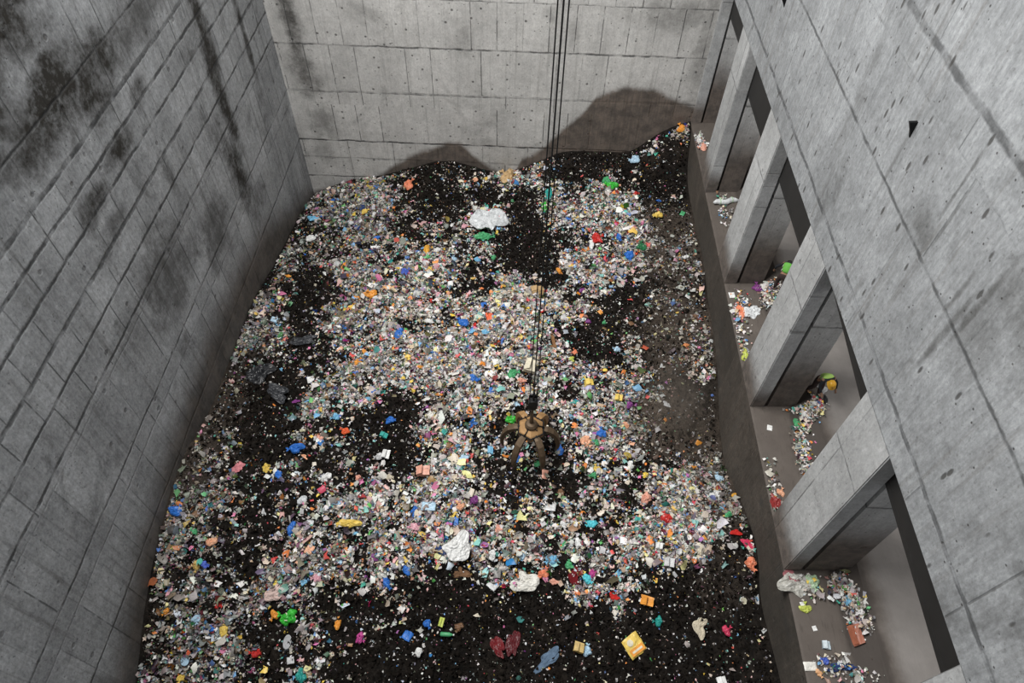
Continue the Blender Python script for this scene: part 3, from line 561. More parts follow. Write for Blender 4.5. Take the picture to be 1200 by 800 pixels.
def litmat(c, kind='bag'):
    k = (c, kind == 'cloth')
    if k not in _mc:
        s = NB(c + ('_cloth' if k[1] else '_plastic')); P = s.N.new('ShaderNodeTexCoord').outputs['Object']; col = COL[c]
        n = s.noise(P, 7, 5, .65); cc = s.mix(s.step(n, .3, .7), tuple(x * .72 for x in col), tuple(min(.86, x * 1.08) for x in col))
        cc = s.mix(s.step(s.noise(P, 3.1, 5, .7), .62, .75, 0, .5), cc, tuple(x * .4 + .02 for x in col))
        s.color(cc); s.rough(.85 if k[1] else .38); s.b.inputs['Specular IOR Level'].default_value = .15 if k[1] else .45
        s.bump(n, .5, .02); _mc[k] = s.m
    return _mc[k]
def crumple(kind, w, l, seed, n=None):
    """closed crumpled body of real thickness: top and bottom skins joined along a ragged outline"""
    r = np.random.default_rng(seed); n = n or {'sheet': 22, 'cloth': 16}.get(kind, 11)
    th = {'bag': .34, 'sheet': .2, 'cloth': .2, 'packet': .10, 'lid': .10}.get(kind, .3) * min(w, l)
    thin = {'bag': .10, 'sheet': .04, 'cloth': .05, 'packet': .05, 'lid': .08}.get(kind, .05) * min(w, l)
    ph = r.uniform(0, 2 * PI, 6); am = r.uniform(.03, .13, 6) / (1 + .45 * np.arange(6)) * (0 if kind == 'lid' else .25 if kind == 'packet' else 1.7 if kind in ('sheet', 'cloth') else 1.5)
    ox, oy = r.uniform(0, 200, 2); fr = {'bag': 3.4, 'sheet': 3.2, 'cloth': 3.4, 'packet': 1.3}.get(kind, 1.0)
    bm = bmesh.new(); top = {}; bot = {}
    for j in range(n + 1):
        for i in range(n + 1):
            a, b = i / n * 2 - 1, j / n * 2 - 1
            if kind == 'packet': u, v = a, b; e = 1 - max(abs(a), abs(b)) ** 3
            else:
                u, v = a * math.sqrt(1 - b * b / 2), b * math.sqrt(1 - a * a / 2); e = 1 - (u * u + v * v)
            ang = math.atan2(v, u); rr = 1 + sum(am[k] * math.sin((k + 2) * ang + ph[k]) for k in range(6))
            x, y = u * rr * w / 2, v * rr * l / 2
            if kind == 'cloth': x += .12 * w * math.sin(v * 2.6 + ph[0]); y += .06 * l * math.sin(u * 3 + ph[1])
            f = float(fbm(np.array(u * fr * .8 + ox), np.array(v * fr * .8 + oy), 1., 4, .62, 0)) - .5
            fold = abs(float(fbm(np.array(u * fr * 1.1 + oy), np.array(v * fr * 1.1 + ox), 1., 3, .6, 1)) - .5) * 2
            base = f * th * (1.5 if kind in ('sheet', 'cloth') else .9)
            dome = th * math.sqrt(max(e, 0)) * (1 if kind == 'bag' else .45 if kind in ('sheet', 'cloth') else .8)
            if kind == 'lid': base = 0; dome = th * (1. if e < .3 else .45)
            if kind == 'packet': dome = th * max(e, 0) ** .5
            z = base + dome * (1 - .8 * fold) + thin * .6
            zb = min(base * .5, z) - thin * .6
            edge = i in (0, n) or j in (0, n)
            top[i, j] = bm.verts.new((x, y, z))
            bot[i, j] = top[i, j] if edge else bm.verts.new((x * .97, y * .97, zb if kind != 'bag' else zb - th * .15 * max(e, 0)))
    for j in range(n):
        for i in range(n):
            bm.faces.new((top[i, j], top[i + 1, j], top[i + 1, j + 1], top[i, j + 1]))
            q = (bot[i, j], bot[i, j + 1], bot[i + 1, j + 1], bot[i + 1, j])
            if len({id(k) for k in q}) == 4 and set(q) != {top[i, j], top[i + 1, j], top[i + 1, j + 1], top[i, j + 1]}:
                try: bm.faces.new(q)
                except ValueError: pass
    return bm
def add_knot(parent, w, l, m, seed):
    r = random.Random(seed); a = r.uniform(0, 2 * PI); c, s_ = math.cos(a), math.sin(a); R = .46
    bm = bmesh.new(); p = Vector((c * w * R, s_ * l * R, .1 * min(w, l))); k = min(w, l)
    tube(bm, [p, p + Vector((c, s_, .5)) * k * .12], [k * .09, k * .035], 6)
    for da in (-.6, .6):
        dd = Vector((math.cos(a + da), math.sin(a + da), .35)); p1 = p + Vector((c, s_, .5)) * k * .1
        tube(bm, [p1, p1 + dd * k * .14, p1 + dd * k * .3 + Vector((0, 0, -.03 * k))], [k * .035, k * .10, k * .05], 6)
    return obj('tied_neck', bm, m, parent, True)
NAMES = dict(bag='crumpled_bag', sheet='plastic_sheet', cloth='rag', packet='packet', lid='pot_lid', box='crushed_carton', bottle='plastic_bottle', plank='wooden_board', roll='plastic_roll')
def piece(kind, w, l, c, seed, name=None):
    m = litmat(c, kind); name = name or NAMES[kind]; rnd = random.Random(seed)
    if kind in ('bag', 'sheet', 'cloth', 'packet', 'lid'):
        o = obj(name, crumple(kind, w, l, seed), m, None, kind == 'lid')
        if kind == 'bag': add_knot(o, w, l, m, seed)
        if kind == 'packet' and c == 'yellow':
            bm = bmesh.new(); k = min(w, l)
            tube(bm, [(-.13 * w, .2 * l, .05 * k), (-.13 * w, .2 * l, .13 * k)], [.17 * k, .17 * k], 14); obj('round_print', bm, litmat('cream'), o)
            bm = bmesh.new(); box(bm, -.4 * w, .4 * w, -.42 * l, -.08 * l, .02 * k, .118 * k); obj('print_panel', bm, litmat('orange'), o)
            bm = bmesh.new(); box(bm, -.3 * w, .3 * w, -.3 * l, -.2 * l, .02 * k, .124 * k); obj('print_band', bm, litmat('cream'), o)
        return o
    if kind == 'box':
        h = min(w, l) * (.25 if c in ('orange', 'rust', 'bluegrey') else .5); bm = bmesh.new(); v = box(bm, -w / 2, w / 2, -l / 2, l / 2, 0, h)
        for q in v: q.co += Vector((rnd.uniform(-.08, .08) * w, rnd.uniform(-.08, .08) * l, rnd.uniform(-.1, .1) * h))
        bmesh.ops.subdivide_edges(bm, edges=bm.edges[:], cuts=2, use_grid_fill=True)
        for q in bm.verts: q.co += Vector([rnd.uniform(-.02, .02) * min(w, l) for _ in range(3)])
        o = obj(name, bm, m)
        bm = bmesh.new(); t = .03 * min(w, l)
        box(bm, -w * .48, w * .05, -l * .48, l * .48, h * 1.02, h * 1.02 + t, Matrix.Rotation(-rnd.uniform(.15, .6), 3, 'Y'), (-w * .48, 0, h)); obj('carton_flap', bm, m, o)
        return o
    if kind == 'bottle':
        bm = bmesh.new(); r = l / 2
        if w < l: w, r = l, w / 2
        lathe(bm, [(r * .8, -w / 2), (r, -w / 2 + r * .3), (r, w * .12), (r * .85, w * .2), (r * .4, w * .36), (r * .34, w * .42)], 14)
        bmesh.ops.rotate(bm, verts=bm.verts, cent=(0, 0, 0), matrix=Matrix.Rotation(PI / 2, 3, 'Y')); bmesh.ops.translate(bm, verts=bm.verts, vec=(0, 0, r)); o = obj(name, bm, m, None, True)
        bm = bmesh.new(); lathe(bm, [(r * .44, w * .41), (r * .44, w * .5)], 12); bmesh.ops.rotate(bm, verts=bm.verts, cent=(0, 0, 0), matrix=Matrix.Rotation(PI / 2, 3, 'Y')); bmesh.ops.translate(bm, verts=bm.verts, vec=(0, 0, r))
        obj('bottle_cap', bm, litmat('white' if c != 'white' else 'blue'), o, True); return o
    if kind == 'plank':
        bm = bmesh.new(); v = box(bm, -w / 4, w / 4, -l / 2, l / 2, 0, .05); box(bm, -w * .7, w * .25, -l / 2, -l / 2 + w * .4, .01, .07); return obj(name, bm, m)
    if kind == 'roll':
        bm = bmesh.new(); pts = [(-w / 2 + w * i / 8, .06 * math.sin(i * 1.3), .12) for i in range(9)]; tube(bm, pts, [.05, .11, .13, .11, .13, .12, .13, .11, .06], 12)
        o = obj(name, bm, m, None, True); bm = bmesh.new()
        for k in (2, 6): x_ = -w / 2 + w * k / 8; tube(bm, [(x_ - .02, .06 * math.sin(k * 1.3), .12), (x_ + .02, .06 * math.sin(k * 1.3), .12)], .145, 12)
        obj('tape_band', bm, litmat('palegreen'), o); return o
YAW = {'blue denim': .9, 'printed': .0}
for i, (x, y, w, l, kind, c, lab, cat) in enumerate(HEAP_ITEMS):
    o = piece(kind, w * 1.08, l * 1.0, c, 100 + i)
    y = min(y, 31.4 - l * .62); x = min(max(x, -12.4 + w * .6), 8.44 - w * .6)
    z = float(ground(x, y)); tx = (float(ground(x, y + .3)) - float(ground(x, y - .3))) / .6; ty = (float(ground(x + .3, y)) - float(ground(x - .3, y))) / .6
    yaw = .62 if 'denim' in lab or 'yellow and orange printed' in lab else (-.5 if 'tarpaulin end' in lab else (.5 if 'black tarpaulin' in lab and 'large' in lab else random.uniform(-.25, .25)))
    o.location = (x, y, z + .03 + .12 * min(w, l)); o.rotation_euler = (math.atan(tx) * .7, -math.atan(ty) * .7, yaw)
    tag(o, lab, cat)
for i, (x, y, w, l, kind, c, lab, cat) in enumerate(PLAT_ITEMS):
    x = max(x, 8.66); k_ = 1.25 if kind in ('sheet', 'cloth') else 1.; o = piece(kind, w * k_, l * k_, c, 400 + i)
    o.location = (x, y, apron_z(x) + (.03 * min(w, l) if kind != 'roll' else -.01)); o.rotation_euler = (0, 0, random.uniform(-.3, .3) if kind != 'cloth' else .05)
    for a, b in PIERS:
        if a - l * .62 < y < b and x < 10.5: o.location.y = a - l * .66 - .04
    if 10. < x < 10.5: o.rotation_euler[1] = -.7
    tag(o, lab, cat)
# other larger pieces that stand out of the litter: one prototype per colour and kind, then copies of the thing and its parts
def copy_tree(o):
    c = o.copy(); C.objects.link(c)
    for ch in o.children:
        d = ch.copy(); C.objects.link(d); d.parent = c
    return c
protos = {}
kinds = [('bag', 'crumpled plastic bag'), ('packet', 'flattened packet'), ('cloth', 'twisted rag'), ('bag', 'crumpled plastic bag')]
cols = ['white', 'white', 'white', 'offwhite', 'clear', 'lightgrey', 'beige', 'salmon', 'orange', 'yellow', 'blue', 'skyblue', 'green', 'teal', 'red', 'pink', 'purple', 'stone', 'brown', 'paleblue', 'peach']
ADJ = dict(clear='translucent', offwhite='off-white', skyblue='sky blue', paleblue='pale blue', lightgrey='light grey', stone='stone grey')
taken = [(a[0], a[1]) for a in HEAP_ITEMS]; cnt = 0; tries = 0
while cnt < 235 and tries < 20000:
    tries += 1; y = 3.6 + 27 * rng.random() ** 1.15; x = rng.uniform(-12, 8.1)
    if rng.random() > float(dens(x, y)) * 1.1 - .12 or any((a - x) ** 2 + (b - y) ** 2 < .42 ** 2 for a, b in taken): continue
    kind, noun = kinds[rng.integers(0, 4)]; c = cols[rng.integers(0, len(cols))]
    if (kind, c) not in protos:
        o = piece(kind, .40, .36 if kind != 'cloth' else .2, c, 700 + len(protos)); protos[kind, c] = o
    else: o = copy_tree(protos[kind, c])
    sc = rng.uniform(.5, .95) * (1 + .2 * (y < 12)); z = float(ground(x, y))
    o.location = (x, y, z + .03); o.scale = (sc, sc * rng.uniform(.8, 1.1), sc); o.rotation_euler = (rng.uniform(-.35, .35), rng.uniform(-.35, .35), rng.uniform(0, 6.28))
    row = 'far' if y > 21 else 'middle' if y > 12 else 'near'; side = 'left' if x < -5 else 'right' if x > 2.5 else 'centre'
    lb = 'small %s %s among the litter in the %s %s of the heap' % (ADJ.get(c, c), noun, row, side)
    tag(o, lb, 'bag' if kind == 'bag' else 'packet' if kind == 'packet' else 'rag', 'small %s %ss in the %s %s litter' % (ADJ.get(c, c), noun, row, side))
    taken.append((x, y)); cnt += 1
# swept rows of fine litter on the tipping apron
def pile(pts, wid, n, lab, seed, smin=.05, smax=.2):
    r = np.random.default_rng(seed); pts = np.array(pts, float); seg = np.linalg.norm(np.diff(pts, axis=0), axis=1); cum = np.r_[0, np.cumsum(seg)]
    t = r.uniform(0, cum[-1], n); px = np.interp(t, cum, pts[:, 0]); py = np.interp(t, cum, pts[:, 1]); px = px + r.normal(0, wid, n); py = py + r.normal(0, wid, n); px = np.maximum(px, 8.56)
    d = np.zeros(n); z = lambda a, b: np.array([apron_z(q) for q in a]) + r.uniform(0, .10, n)
    ok = ~np.any([(py > a - .12) & (py < b + .12) & (px < 10.5) for a, b in PIERS], axis=0) & (py < 32.9); px, py = px[ok], py[ok]; n = len(px); w = PW.copy(); w[:4] *= 1.4
    tag(link('swept_litter', litter_mesh('swept_litter', px, py, z, np.clip(r.lognormal(math.log(.085), .42, n), smin * .8, smax * 1.3), None, .5, w / w.sum(), seed, .2), LIT), lab, 'litter', kind='stuff')
pile([(8.9, 14.2), (9.2, 14.45), (9.75, 14.6)], .12, 260, 'swept row of mixed scraps between the pillar and the worker', 21)
pile([(10.0, 13.9), (10.35, 13.75), (10.6, 13.5), (10.4, 13.3)], .17, 700, 'pile of mixed scraps at the feet of the worker in the yellow helmet', 22)
pile([(10.3, 13.3), (10.0, 12.8), (9.9, 11.8), (9.85, 11.2)], .13, 330, 'thin trail of scraps running from the worker towards the nearer pillar', 23)
pile([(9.2, 20.2), (9.7, 20.4), (10.1, 20.0), (10.2, 19.2), (9.95, 18.6)], .17, 620, 'curved row of scraps by the worker behind the pillar', 24)
pile([(9.1, 19.3), (8.8, 18.2), (8.7, 17.3)], .18, 160, 'scattered scraps on the edge of the middle bay', 25)
pile([(9.9, 7.9), (10.05, 7.3), (10.2, 6.8), (10.25, 6.1)], .13, 560, 'dense trail of scraps in the nearest bay', 26)
pile([(9.2, 7.7), (9.0, 7.3), (9.4, 7.2)], .25, 60, 'loose scraps below the torn sack in the nearest bay', 27)
pile([(8.9, 5.2), (9.2, 5.1), (9.9, 5.0), (10.1, 4.6)], .18, 130, 'loose scraps around the navy strip near the bottom right', 28)
pile([(8.75, 30.3), (8.75, 29.2)], .13, 150, 'scraps heaped on the far end of the platform', 29)
pile([(9.0, 32.0), (9.2, 32.4)], .12, 70, 'scraps in the corner behind the back wall end', 30)
pile([(9.0, 26.0), (9.2, 25.8), (9.2, 24.6), (9.1, 23.5)], .15, 90, 'few scraps around the clear plastic roll', 31)
pile([(8.8, 11.6), (8.7, 10.8), (8.65, 9.9)], .12, 60, 'few scraps along the platform edge beside the red bag', 32)
pile([(8.7, 17.0), (8.62, 16.6), (8.75, 16.1)], .12, 70, 'scraps at the foot of the third pillar', 33)
# ------------------------------------------------------------------ grab, ropes
GX0, GY0, GZ0 = .59, 13.3, -1.25
M_RUST = plain('ochre_steel', (.33, .19, .08), .6, .4, 5, .2, .5); M_BARE = plain('worn_brown_steel', (.12, .082, .05), .55, .45, 6, .3, .5)
M_BLK = plain('greasy_black_steel', (.02, .02, .02), .45, .3, 9, .4, .3); M_ROPE = plain('black_wire_rope', (.012, .012, .012), .6, .2, 30, .2, .2)
g = tag(empty('crane_grab', (GX0, GY0, GZ0 - 1.7)), 'rusty ochre six-clawed crane grab resting on the litter under the ropes', 'crane grab')
def gobj(name, bm, m, parent, smooth=False):
    bmesh.ops.translate(bm, verts=bm.verts, vec=(0, 0, 1.7)) if parent is g else None
    return obj(name, bm, m, parent, smooth)
bm = bmesh.new()
lathe(bm, [(.28, -.50), (.44, -.36), (.53, -.12), (.55, .0), (.47, .07), (.20, .16), (.18, .2)], 6); bmesh.ops.rotate(bm, verts=bm.verts, cent=(0, 0, 0), matrix=Matrix.Rotation(PI / 6, 3, 'Z'))
hub = gobj('grab_hub', bm, M_RUST, g)
bm = bmesh.new()
for k in range(6):
    a = k * PI / 3 + PI / 6; a2 = a + PI / 3
    tube(bm, [(math.cos(a) * .535, math.sin(a) * .535, .03), (math.cos(a2) * .535, math.sin(a2) * .535, .03)], .03, 6)
gobj('hub_rim', bm, M_BLK, g)
bm = bmesh.new()
for k in (0, 2, 4):
    a = k * PI / 3; tube(bm, [(math.cos(a) * .1, math.sin(a) * .1, .18), (math.cos(a) * .3, math.sin(a) * .3, .15), (math.cos(a) * .50, math.sin(a) * .50, .08)], .022, 6)
for k in range(2):
    pts = [(.08 * math.cos(t) + (-.12 if k else .2), .16 * math.sin(t) - .05, .19 + .02 * math.cos(2 * t)) for t in np.linspace(0, 5.2, 12)]; tube(bm, pts, .018, 6)
gobj('hydraulic_hose', bm, M_BLK, g, True)
for k in range(6):
    a = math.radians(90 + 27 + 60 * k); d = Vector((math.cos(a), math.sin(a), 0)); t = Vector((-d.y, d.x, 0))
    ctr = [(.40, -.06, .16, .16), (.60, -.06, .21, .16), (.80, -.18, .21, .17), (.97, -.46, .20, .17), (1.07, -.82, .17, .15), (1.09, -1.18, .12, .11), (1.03, -1.55, .03, .03)]
    bm = bmesh.new(); rings = []
    for i, (r_, z_, hw, dp) in enumerate(ctr):
        p = d * r_ + Vector((0, 0, z_)); q = ctr[min(i + 1, 6)]; q0 = ctr[max(i - 1, 0)]; tg = Vector((q[0] - q0[0], q[1] - q0[1])).normalized(); nrm = d * (-tg.y) + Vector((0, 0, tg.x))
        rings.append([bm.verts.new(p + t * sx * hw * .5 * 1.15 + nrm * (sn * dp * .5 + (.02 if sx == 0 else 0) * sn)) for sx, sn in ((-1, -1), (0, -1), (1, -1), (1, 1), (0, 1), (-1, 1))])
    for r1, r2 in zip(rings, rings[1:]):
        for j in range(6): bm.faces.new((r1[j], r1[(j + 1) % 6], r2[(j + 1) % 6], r2[j]))
    bm.faces.new(rings[0][::-1]); bm.faces.new(rings[-1])
    tn = gobj('claw', bm, M_RUST if k in (0, 5) else M_BARE, g)
    if k in (0, 5): tn['label'] = 'ochre upper claw'
    bm = bmesh.new(); p0 = d * .30 + Vector((0, 0, .05)) + Vector((0, 0, 1.7)); p1 = d * .80 + Vector((0, 0, -.10)) + Vector((0, 0, 1.7))
    tube(bm, [p0, p0.lerp(p1, .55)], .05, 8); tube(bm, [p0.lerp(p1, .5), p1], .028, 8); obj('claw_cylinder', bm, M_BLK, tn, True)
    bm = bmesh.new(); c0 = d * .53 + Vector((0, 0, -.05 + 1.7)); tube(bm, [c0 - t * .14, c0 + t * .14], .055, 10); obj('hinge_pin', bm, M_BLK, tn, True)
bm = bmesh.new(); lathe(bm, [(.24, .12), (.24, .26), (.18, .34), (.08, .38), (.05, 1.25)], 14); gobj('rotator', bm, M_BARE, g)
bm = bmesh.new(); box(bm, -.17, .17, -.12, .12, 1.35, 1.9); bmesh.ops.bevel(bm, geom=bm.edges[:], offset=.05, segments=2, affect='EDGES'); gobj('head_block', bm, M_BLK, g)
for sy in (-1, 1):
    bm = bmesh.new(); c0 = Vector((0, .15 * sy, 1.85)); tube(bm, [c0 - Vector((0, .03, 0)), c0 + Vector((0, .03, 0))], .16, 20); gobj('rope_sheave', bm, M_BLK, g)
bm = bmesh.new()
for k in range(7): z_ = 1.85 + .1 * k; tube(bm, [(.03 * (k % 2), 0, z_ - .06), (.03 * (1 - k % 2), 0, z_ + .06)], .035, 6)
gobj('chain', bm, M_BLK, g)
RB = [(-.125, 0), (.0, .11), (.0, -.11), (.125, 0)]
for i, (a, b) in enumerate(RB):
    bm = bmesh.new(); zt = 30.; base = Vector((GX0 + a, GY0 + b, GZ0 + 1.8)); topp = Vector((GX0 - .0 + (-.10, 0, 0, .085)[i], GY0 + b * 1.0, zt))
    tube(bm, [base.lerp(topp, k / 6) for k in range(7)], .017, 8)
    tag(obj('crane_rope', bm, M_ROPE), ['leftmost black wire rope running up from the grab', 'middle black wire rope above the grab, the one nearer the back wall', 'middle black wire rope above the grab, the one nearer the viewer', 'rightmost black wire rope running up from the grab'][i], 'rope', 'crane ropes holding the grab')

# ------------------------------------------------------------------ workers
M_SKIN = plain('skin', (.30, .17, .11), .6, .15, 12, 0, .1); M_VEST = plain('lime_vest', (.42, .66, .16), .7, .15, 9, 0, .3); M_VESTD = plain('green_vest', (.12, .38, .06), .7, .2, 9, 0, .3)
M_TROU = plain('dark_brown_trousers', (.045, .03, .028), .85, .3, 9, 0, .4); M_SHIRT = plain('black_shirt', (.018, .02, .024), .85, .3, 9, 0, .4); M_HELM = plain('yellow_helmet', (.72, .38, .03), .35, .08, 5, 0, .05, .5)
M_BOOT = plain('black_boots', (.02, .018, .016), .6, .3, 9, 0, .3); M_BAND = plain('reflective_band', (.7, .7, .66), .3, .1, 9, 0, .1); M_HAIR = plain('black_hair', (.012, .01, .009), .6, .3, 20, 0, .4)
def skinned(name, verts, edges, m, parent, sub=2):
    """verts: name -> (point, radius); grown with Skin + Subdivision and frozen into a mesh"""
    ks = list(verts); me = bpy.data.meshes.new(name); me.from_pydata([verts[k][0] for k in ks], [(ks.index(a), ks.index(b)) for a, b in edges], [])
    o = bpy.data.objects.new(name, me); C.objects.link(o); o.modifiers.new('Skin', 'SKIN'); sv = me.skin_vertices[0].data
    for i, k in enumerate(ks): r = verts[k][1]; sv[i].radius = (r, r) if not hasattr(r, '__len__') else r; sv[i].use_root = (i == 0)
    md = o.modifiers.new('Sub', 'SUBSURF'); md.levels = sub; md.render_levels = sub
    bpy.context.view_layer.update(); ev = o.evaluated_get(bpy.context.evaluated_depsgraph_get()); nm = bpy.data.meshes.new_from_object(ev); nm.name = name
    bpy.data.objects.remove(o); nm.materials.clear(); nm.materials.append(m); nm.polygons.foreach_set('use_smooth', [True] * len(nm.polygons))
    return link(name, nm, None, parent)
def worker(loc, rz, label, vest, helmet, lift=(.52, -.20, .28)):
    # bent forward at the hips, facing local -y; z up, feet at z = 0
    W = tag(empty('worker', loc, rz), label, 'person'); V = {}
    hip = Vector((0, .16, .92)); che = Vector((0, -.10, 1.24)); neck = Vector((0, -.22, 1.27)); head = Vector((.02, -.33, 1.20))
    J = {'hip': (hip, .125), 'waist': ((0, .05, 1.07), .125), 'chest': (che, (.17, .13)), 'neck': (neck, .06), 'head0': ((.01, -.27, 1.24), .085), 'head': (head, .105), 'chin': ((.02, -.40, 1.125), .07)}
    E = [('hip', 'waist'), ('waist', 'chest'), ('chest', 'neck'), ('neck', 'head0'), ('head0', 'head'), ('head', 'chin')]
    hands = {1: Vector((.44, -.30, .62)), -1: Vector((-.16, -.42, .68))}
    for s_ in (1, -1):
        n_ = 'R' if s_ > 0 else 'L'
        fy = -.12 if s_ > 0 else .10
        J.update({n_ + 'h': ((.10 * s_, .15, .88), .10), n_ + 'k': ((.14 * s_, .08 + fy * .3, .48), .065), n_ + 'c': ((.15 * s_, .14 + fy * .7, .30), .058), n_ + 'a': ((.15 * s_, .14 + fy, .09), .042), n_ + 't': ((.17 * s_, .0 + fy, .045), .038)})
        E += [('hip', n_ + 'h'), (n_ + 'h', n_ + 'k'), (n_ + 'k', n_ + 'c'), (n_ + 'c', n_ + 'a'), (n_ + 'a', n_ + 't')]
        hd = hands[s_]; sh = Vector((.19 * s_, -.15, 1.25)); el = sh.lerp(hd, .5) + Vector((.09 * s_, .07, .03)); wr = hd + (el - hd).normalized() * .09
        J.update({n_ + 's': (sh, .07), n_ + 'e': (el, .043), n_ + 'w': (wr, .028), n_ + 'p': (hd, (.040, .022))})
        E += [('chest', n_ + 's'), (n_ + 's', n_ + 'e'), (n_ + 'e', n_ + 'w'), (n_ + 'w', n_ + 'p')]
        dn = (hd - wr).normalized(); sd = dn.cross(Vector((0, 1, 0))).normalized()
        for q, (off, ln) in enumerate(((-.030, .062), (-.010, .075), (.010, .070), (.030, .055))):
            b0 = hd + sd * off + dn * .02; b1 = b0 + dn * ln * .55; b2 = b1 + (dn + Vector((0, .6, 0))).normalized() * ln * .5
            J.update({n_ + 'f%d' % q: (b0, .009), n_ + 'g%d' % q: (b1, .0085), n_ + 'i%d' % q: (b2, .007)}); E += [(n_ + 'p', n_ + 'f%d' % q), (n_ + 'f%d' % q, n_ + 'g%d' % q), (n_ + 'g%d' % q, n_ + 'i%d' % q)]
        b0 = wr.lerp(hd, .45) + sd * -.038 * s_; b1 = b0 + (dn - sd * s_ * .8).normalized() * .04
        J.update({n_ + 'th': (b0, .011), n_ + 'ti': (b1, .008)}); E += [(n_ + 'w', n_ + 'th'), (n_ + 'th', n_ + 'ti')]
    skinned('body', J, E, M_SKIN, W)
    # face: brow-nose ridge, eyes, mouth and ears on the downward-looking head
    bm = bmesh.new(); tube(bm, [(.02, -.42, 1.205), (.02, -.47, 1.16), (.02, -.455, 1.15)], [.012, .02, .012], 8); obj('nose', bm, M_SKIN, W, True)
    for s_ in (1, -1):
        bm = bmesh.new(); bmesh.ops.create_uvsphere(bm, u_segments=8, v_segments=6, radius=.014); bmesh.ops.translate(bm, verts=bm.verts, vec=(.02 + .038 * s_, -.422, 1.195)); obj('eye', bm, M_BAND, W, True)
        bm = bmesh.new(); bmesh.ops.create_uvsphere(bm, u_segments=8, v_segments=6, radius=.03); bmesh.ops.scale(bm, verts=bm.verts, vec=(.4, .8, 1.1)); bmesh.ops.translate(bm, verts=bm.verts, vec=(.02 + .105 * s_, -.31, 1.19)); obj('ear', bm, M_SKIN, W, True)
    bm = bmesh.new(); tube(bm, [(-.01, -.467, 1.11), (.02, -.473, 1.105), (.05, -.467, 1.11)], .007, 6); obj('mouth', bm, M_BOOT, W, True)
    T = {'hip': (hip, .145), 'w': ((0, .10, 1.0), .14)}; TE = [('hip', 'w')]
    for s_ in (1, -1):
        n_ = 'R' if s_ > 0 else 'L'; fy = -.12 if s_ > 0 else .10
        T.update({n_ + 'h': ((.10 * s_, .15, .86), .118), n_ + 'k': ((.14 * s_, .08 + fy * .3, .48), .085), n_ + 'c': ((.15 * s_, .14 + fy * .7, .28), .08), n_ + 'a': ((.15 * s_, .14 + fy, .13), .066)})
        TE += [('hip', n_ + 'h'), (n_ + 'h', n_ + 'k'), (n_ + 'k', n_ + 'c'), (n_ + 'c', n_ + 'a')]
    skinned('trousers', T, TE, M_TROU, W)
    Sx = {'c': (che + Vector((0, .02, -.02)), (.155, .12)), 'n': (neck + Vector((0, .06, 0)), .085)}; SE = [('c', 'n')]
    for s_ in (1, -1):
        n_ = 'R' if s_ > 0 else 'L'; hd = hands[s_]; sh = Vector((.19 * s_, -.15, 1.25)); el = sh.lerp(hd, .5) + Vector((.09 * s_, .07, .03)); wr = hd + (el - hd).normalized() * .12
        Sx.update({n_ + 's': (sh, .085), n_ + 'e': (el, .058), n_ + 'w': (wr, .042)}); SE += [('c', n_ + 's'), (n_ + 's', n_ + 'e'), (n_ + 'e', n_ + 'w')]
    skinned('shirt', Sx, SE, M_SHIRT, W)
    vs = {'a': ((0, .12, 1.02), (.165, .15)), 'b': ((0, .03, 1.14), (.185, .155)), 'c': ((0, -.08, 1.28), (.235, .16)), 'd': ((0, -.19, 1.31), (.20, .12))}
    vv = skinned('safety_vest', vs, [('a', 'b'), ('b', 'c'), ('c', 'd')], vest, W)
    bm = bmesh.new()
    for yy, zz, rx, rzz in ((.08, 1.08, .178, .168), (-.03, 1.21, .20, .165)):
        pts = [(rx * math.cos(t), yy, zz + rzz * math.sin(t)) for t in np.linspace(-.3, PI + .3, 15)]; tube(bm, pts, .012, 6)
    obj('reflective_band', bm, M_BAND, vv, True)
    for s_ in (1, -1):
        fy = -.12 if s_ > 0 else .10
        skinned('boot', {'a': ((.15 * s_, .15 + fy, .17), .055), 'b': ((.15 * s_, .15 + fy, .055), .052), 'c': ((.165 * s_, .04 + fy, .045), .048), 'd': ((.175 * s_, -.05 + fy, .04), .04)}, [('a', 'b'), ('b', 'c'), ('c', 'd')], M_BOOT, W)
    if helmet:
        bm = bmesh.new(); lathe(bm, [(.165, -.03), (.17, -.015), (.142, .0), (.136, .05), (.112, .10), (.065, .135), (.02, .148)], 20)
        for q in bm.verts:
            if q.co.z < 0 and q.co.y < -.08: q.co.y -= .05
        for k in (-1, 0, 1): tube(bm, [(.035 * k, -.12, .07), (.035 * k, -.06, .128), (.035 * k, .02, .15), (.035 * k, .09, .118)], .011, 6)
        M_ = Matrix.Translation(head + Vector((0, -.005, .035))) @ Matrix.Rotation(.62, 4, 'X'); bmesh.ops.transform(bm, matrix=M_, verts=bm.verts); obj('helmet', bm, M_HELM, W, True)
    else:
        bm = bmesh.new(); bmesh.ops.create_uvsphere(bm, u_segments=16, v_segments=10, radius=.118); bmesh.ops.translate(bm, verts=bm.verts, vec=head + Vector((0, .02, .025))); obj('hair', bm, M_HAIR, W, True)
    return W
worker((10.62, 14.0, .6), math.radians(12), 'bending worker in a lime vest and yellow helmet picking through scraps on the platform', M_VEST, True)
worker((10.36, 19.15, .6), math.radians(150), 'bending worker in a green vest half hidden behind the third pillar', M_VESTD, False)

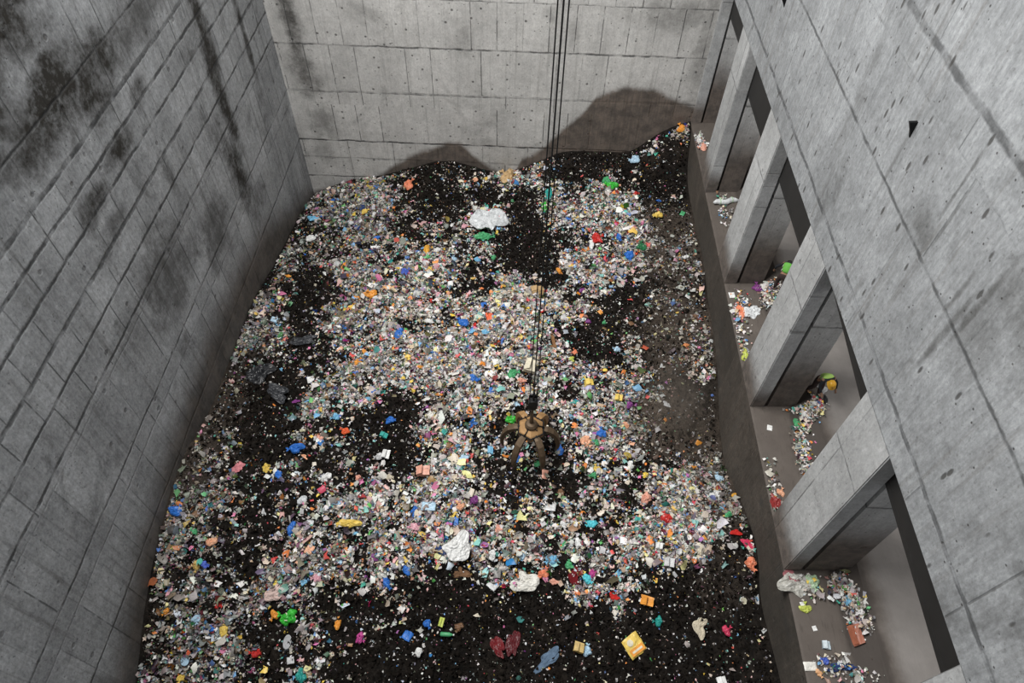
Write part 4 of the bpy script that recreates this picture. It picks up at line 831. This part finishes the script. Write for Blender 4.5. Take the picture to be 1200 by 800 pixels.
# ------------------------------------------------------------------ a low puff of dust where waste was just tipped
m = bpy.data.materials.new('airborne_dust'); m.use_nodes = True; t = m.node_tree; t.nodes.clear()
out = t.nodes.new('ShaderNodeOutputMaterial'); pv = t.nodes.new('ShaderNodeVolumePrincipled'); t.links.new(pv.outputs[0], out.inputs['Volume'])
pv.inputs['Color'].default_value = (.62, .54, .46, 1); pv.inputs['Anisotropy'].default_value = .1
tc = t.nodes.new('ShaderNodeTexCoord'); ln = t.nodes.new('ShaderNodeVectorMath'); ln.operation = 'LENGTH'; t.links.new(tc.outputs['Object'], ln.inputs[0])
nz = t.nodes.new('ShaderNodeTexNoise'); nz.inputs['Scale'].default_value = 1.6; nz.inputs['Detail'].default_value = 4; t.links.new(tc.outputs['Object'], nz.inputs['Vector'])
ad = t.nodes.new('ShaderNodeMath'); ad.operation = 'MULTIPLY_ADD'; t.links.new(nz.outputs[0], ad.inputs[0]); ad.inputs[1].default_value = 1.1; t.links.new(ln.outputs['Value'], ad.inputs[2])
mr = t.nodes.new('ShaderNodeMapRange'); mr.clamp = True; t.links.new(ad.outputs[0], mr.inputs[0])
for k_, v_ in zip(('From Min', 'From Max', 'To Min', 'To Max'), (.55, 1.45, .42, 0.)): mr.inputs[k_].default_value = v_
t.links.new(mr.outputs[0], pv.inputs['Density'])
bm = bmesh.new(); bmesh.ops.create_icosphere(bm, subdivisions=3, radius=1.0)
dc = tag(obj('dust_cloud', bm, m), 'faint brown puff of dust over the slope by the platform wall', 'dust', kind='stuff'); dc.location = (6.7, 15.4, -2.1); dc.scale = (1.7, 2.0, 1.3)

# ------------------------------------------------------------------ light and camera
def area(name, loc, size, power, rot=(0, 0, 0), col=(1, 1, 1)):
    l = bpy.data.lights.new(name, 'AREA'); l.shape = 'RECTANGLE'; l.size, l.size_y = size; l.energy = power; l.color = col
    o = bpy.data.objects.new(name, l); C.objects.link(o); o.location = loc; o.rotation_euler = rot; return o
area('roof_light', (-11.5, 16.5, 33.0), (9, 18), 15500, (math.radians(3), math.radians(-16), 0), (1, .985, .96))
area('hall_fill', (17.5, 14.0, 9.3), (8, 26), 800, (0, 0, 0), (1, .98, .95))  # unseen fill added to brighten the hall, in place of its daylight
w = bpy.data.worlds.new('World'); bpy.context.scene.world = w; w.use_nodes = True
w.node_tree.nodes['Background'].inputs[0].default_value = (.68, .75, .86, 1); w.node_tree.nodes['Background'].inputs[1].default_value = .33
cam = bpy.data.cameras.new('camera'); co = bpy.data.objects.new('camera', cam); C.objects.link(co); bpy.context.scene.camera = co
F_, th, yaw, roll = 801.47, .904943, -.0161111, .0290842
f = Vector((math.sin(yaw) * math.cos(th), math.cos(yaw) * math.cos(th), -math.sin(th))); r = Vector((math.cos(yaw), -math.sin(yaw), 0)); u = r.cross(f)
r2 = r * math.cos(roll) + u * math.sin(roll); u2 = -r * math.sin(roll) + u * math.cos(roll)
M = Matrix((r2, u2, -f)).transposed().to_4x4(); M.translation = (0, 0, 20.85); co.matrix_world = M
cam.sensor_width = 36; cam.lens = F_ / 1200 * 36; cam.clip_end = 200
vs_ = bpy.context.scene.view_settings; vs_.view_transform = 'Standard'; vs_.look = 'None'; vs_.exposure = 0.14; vs_.gamma = 1; vs_.use_curve_mapping = False
bpy.context.view_layer.update()
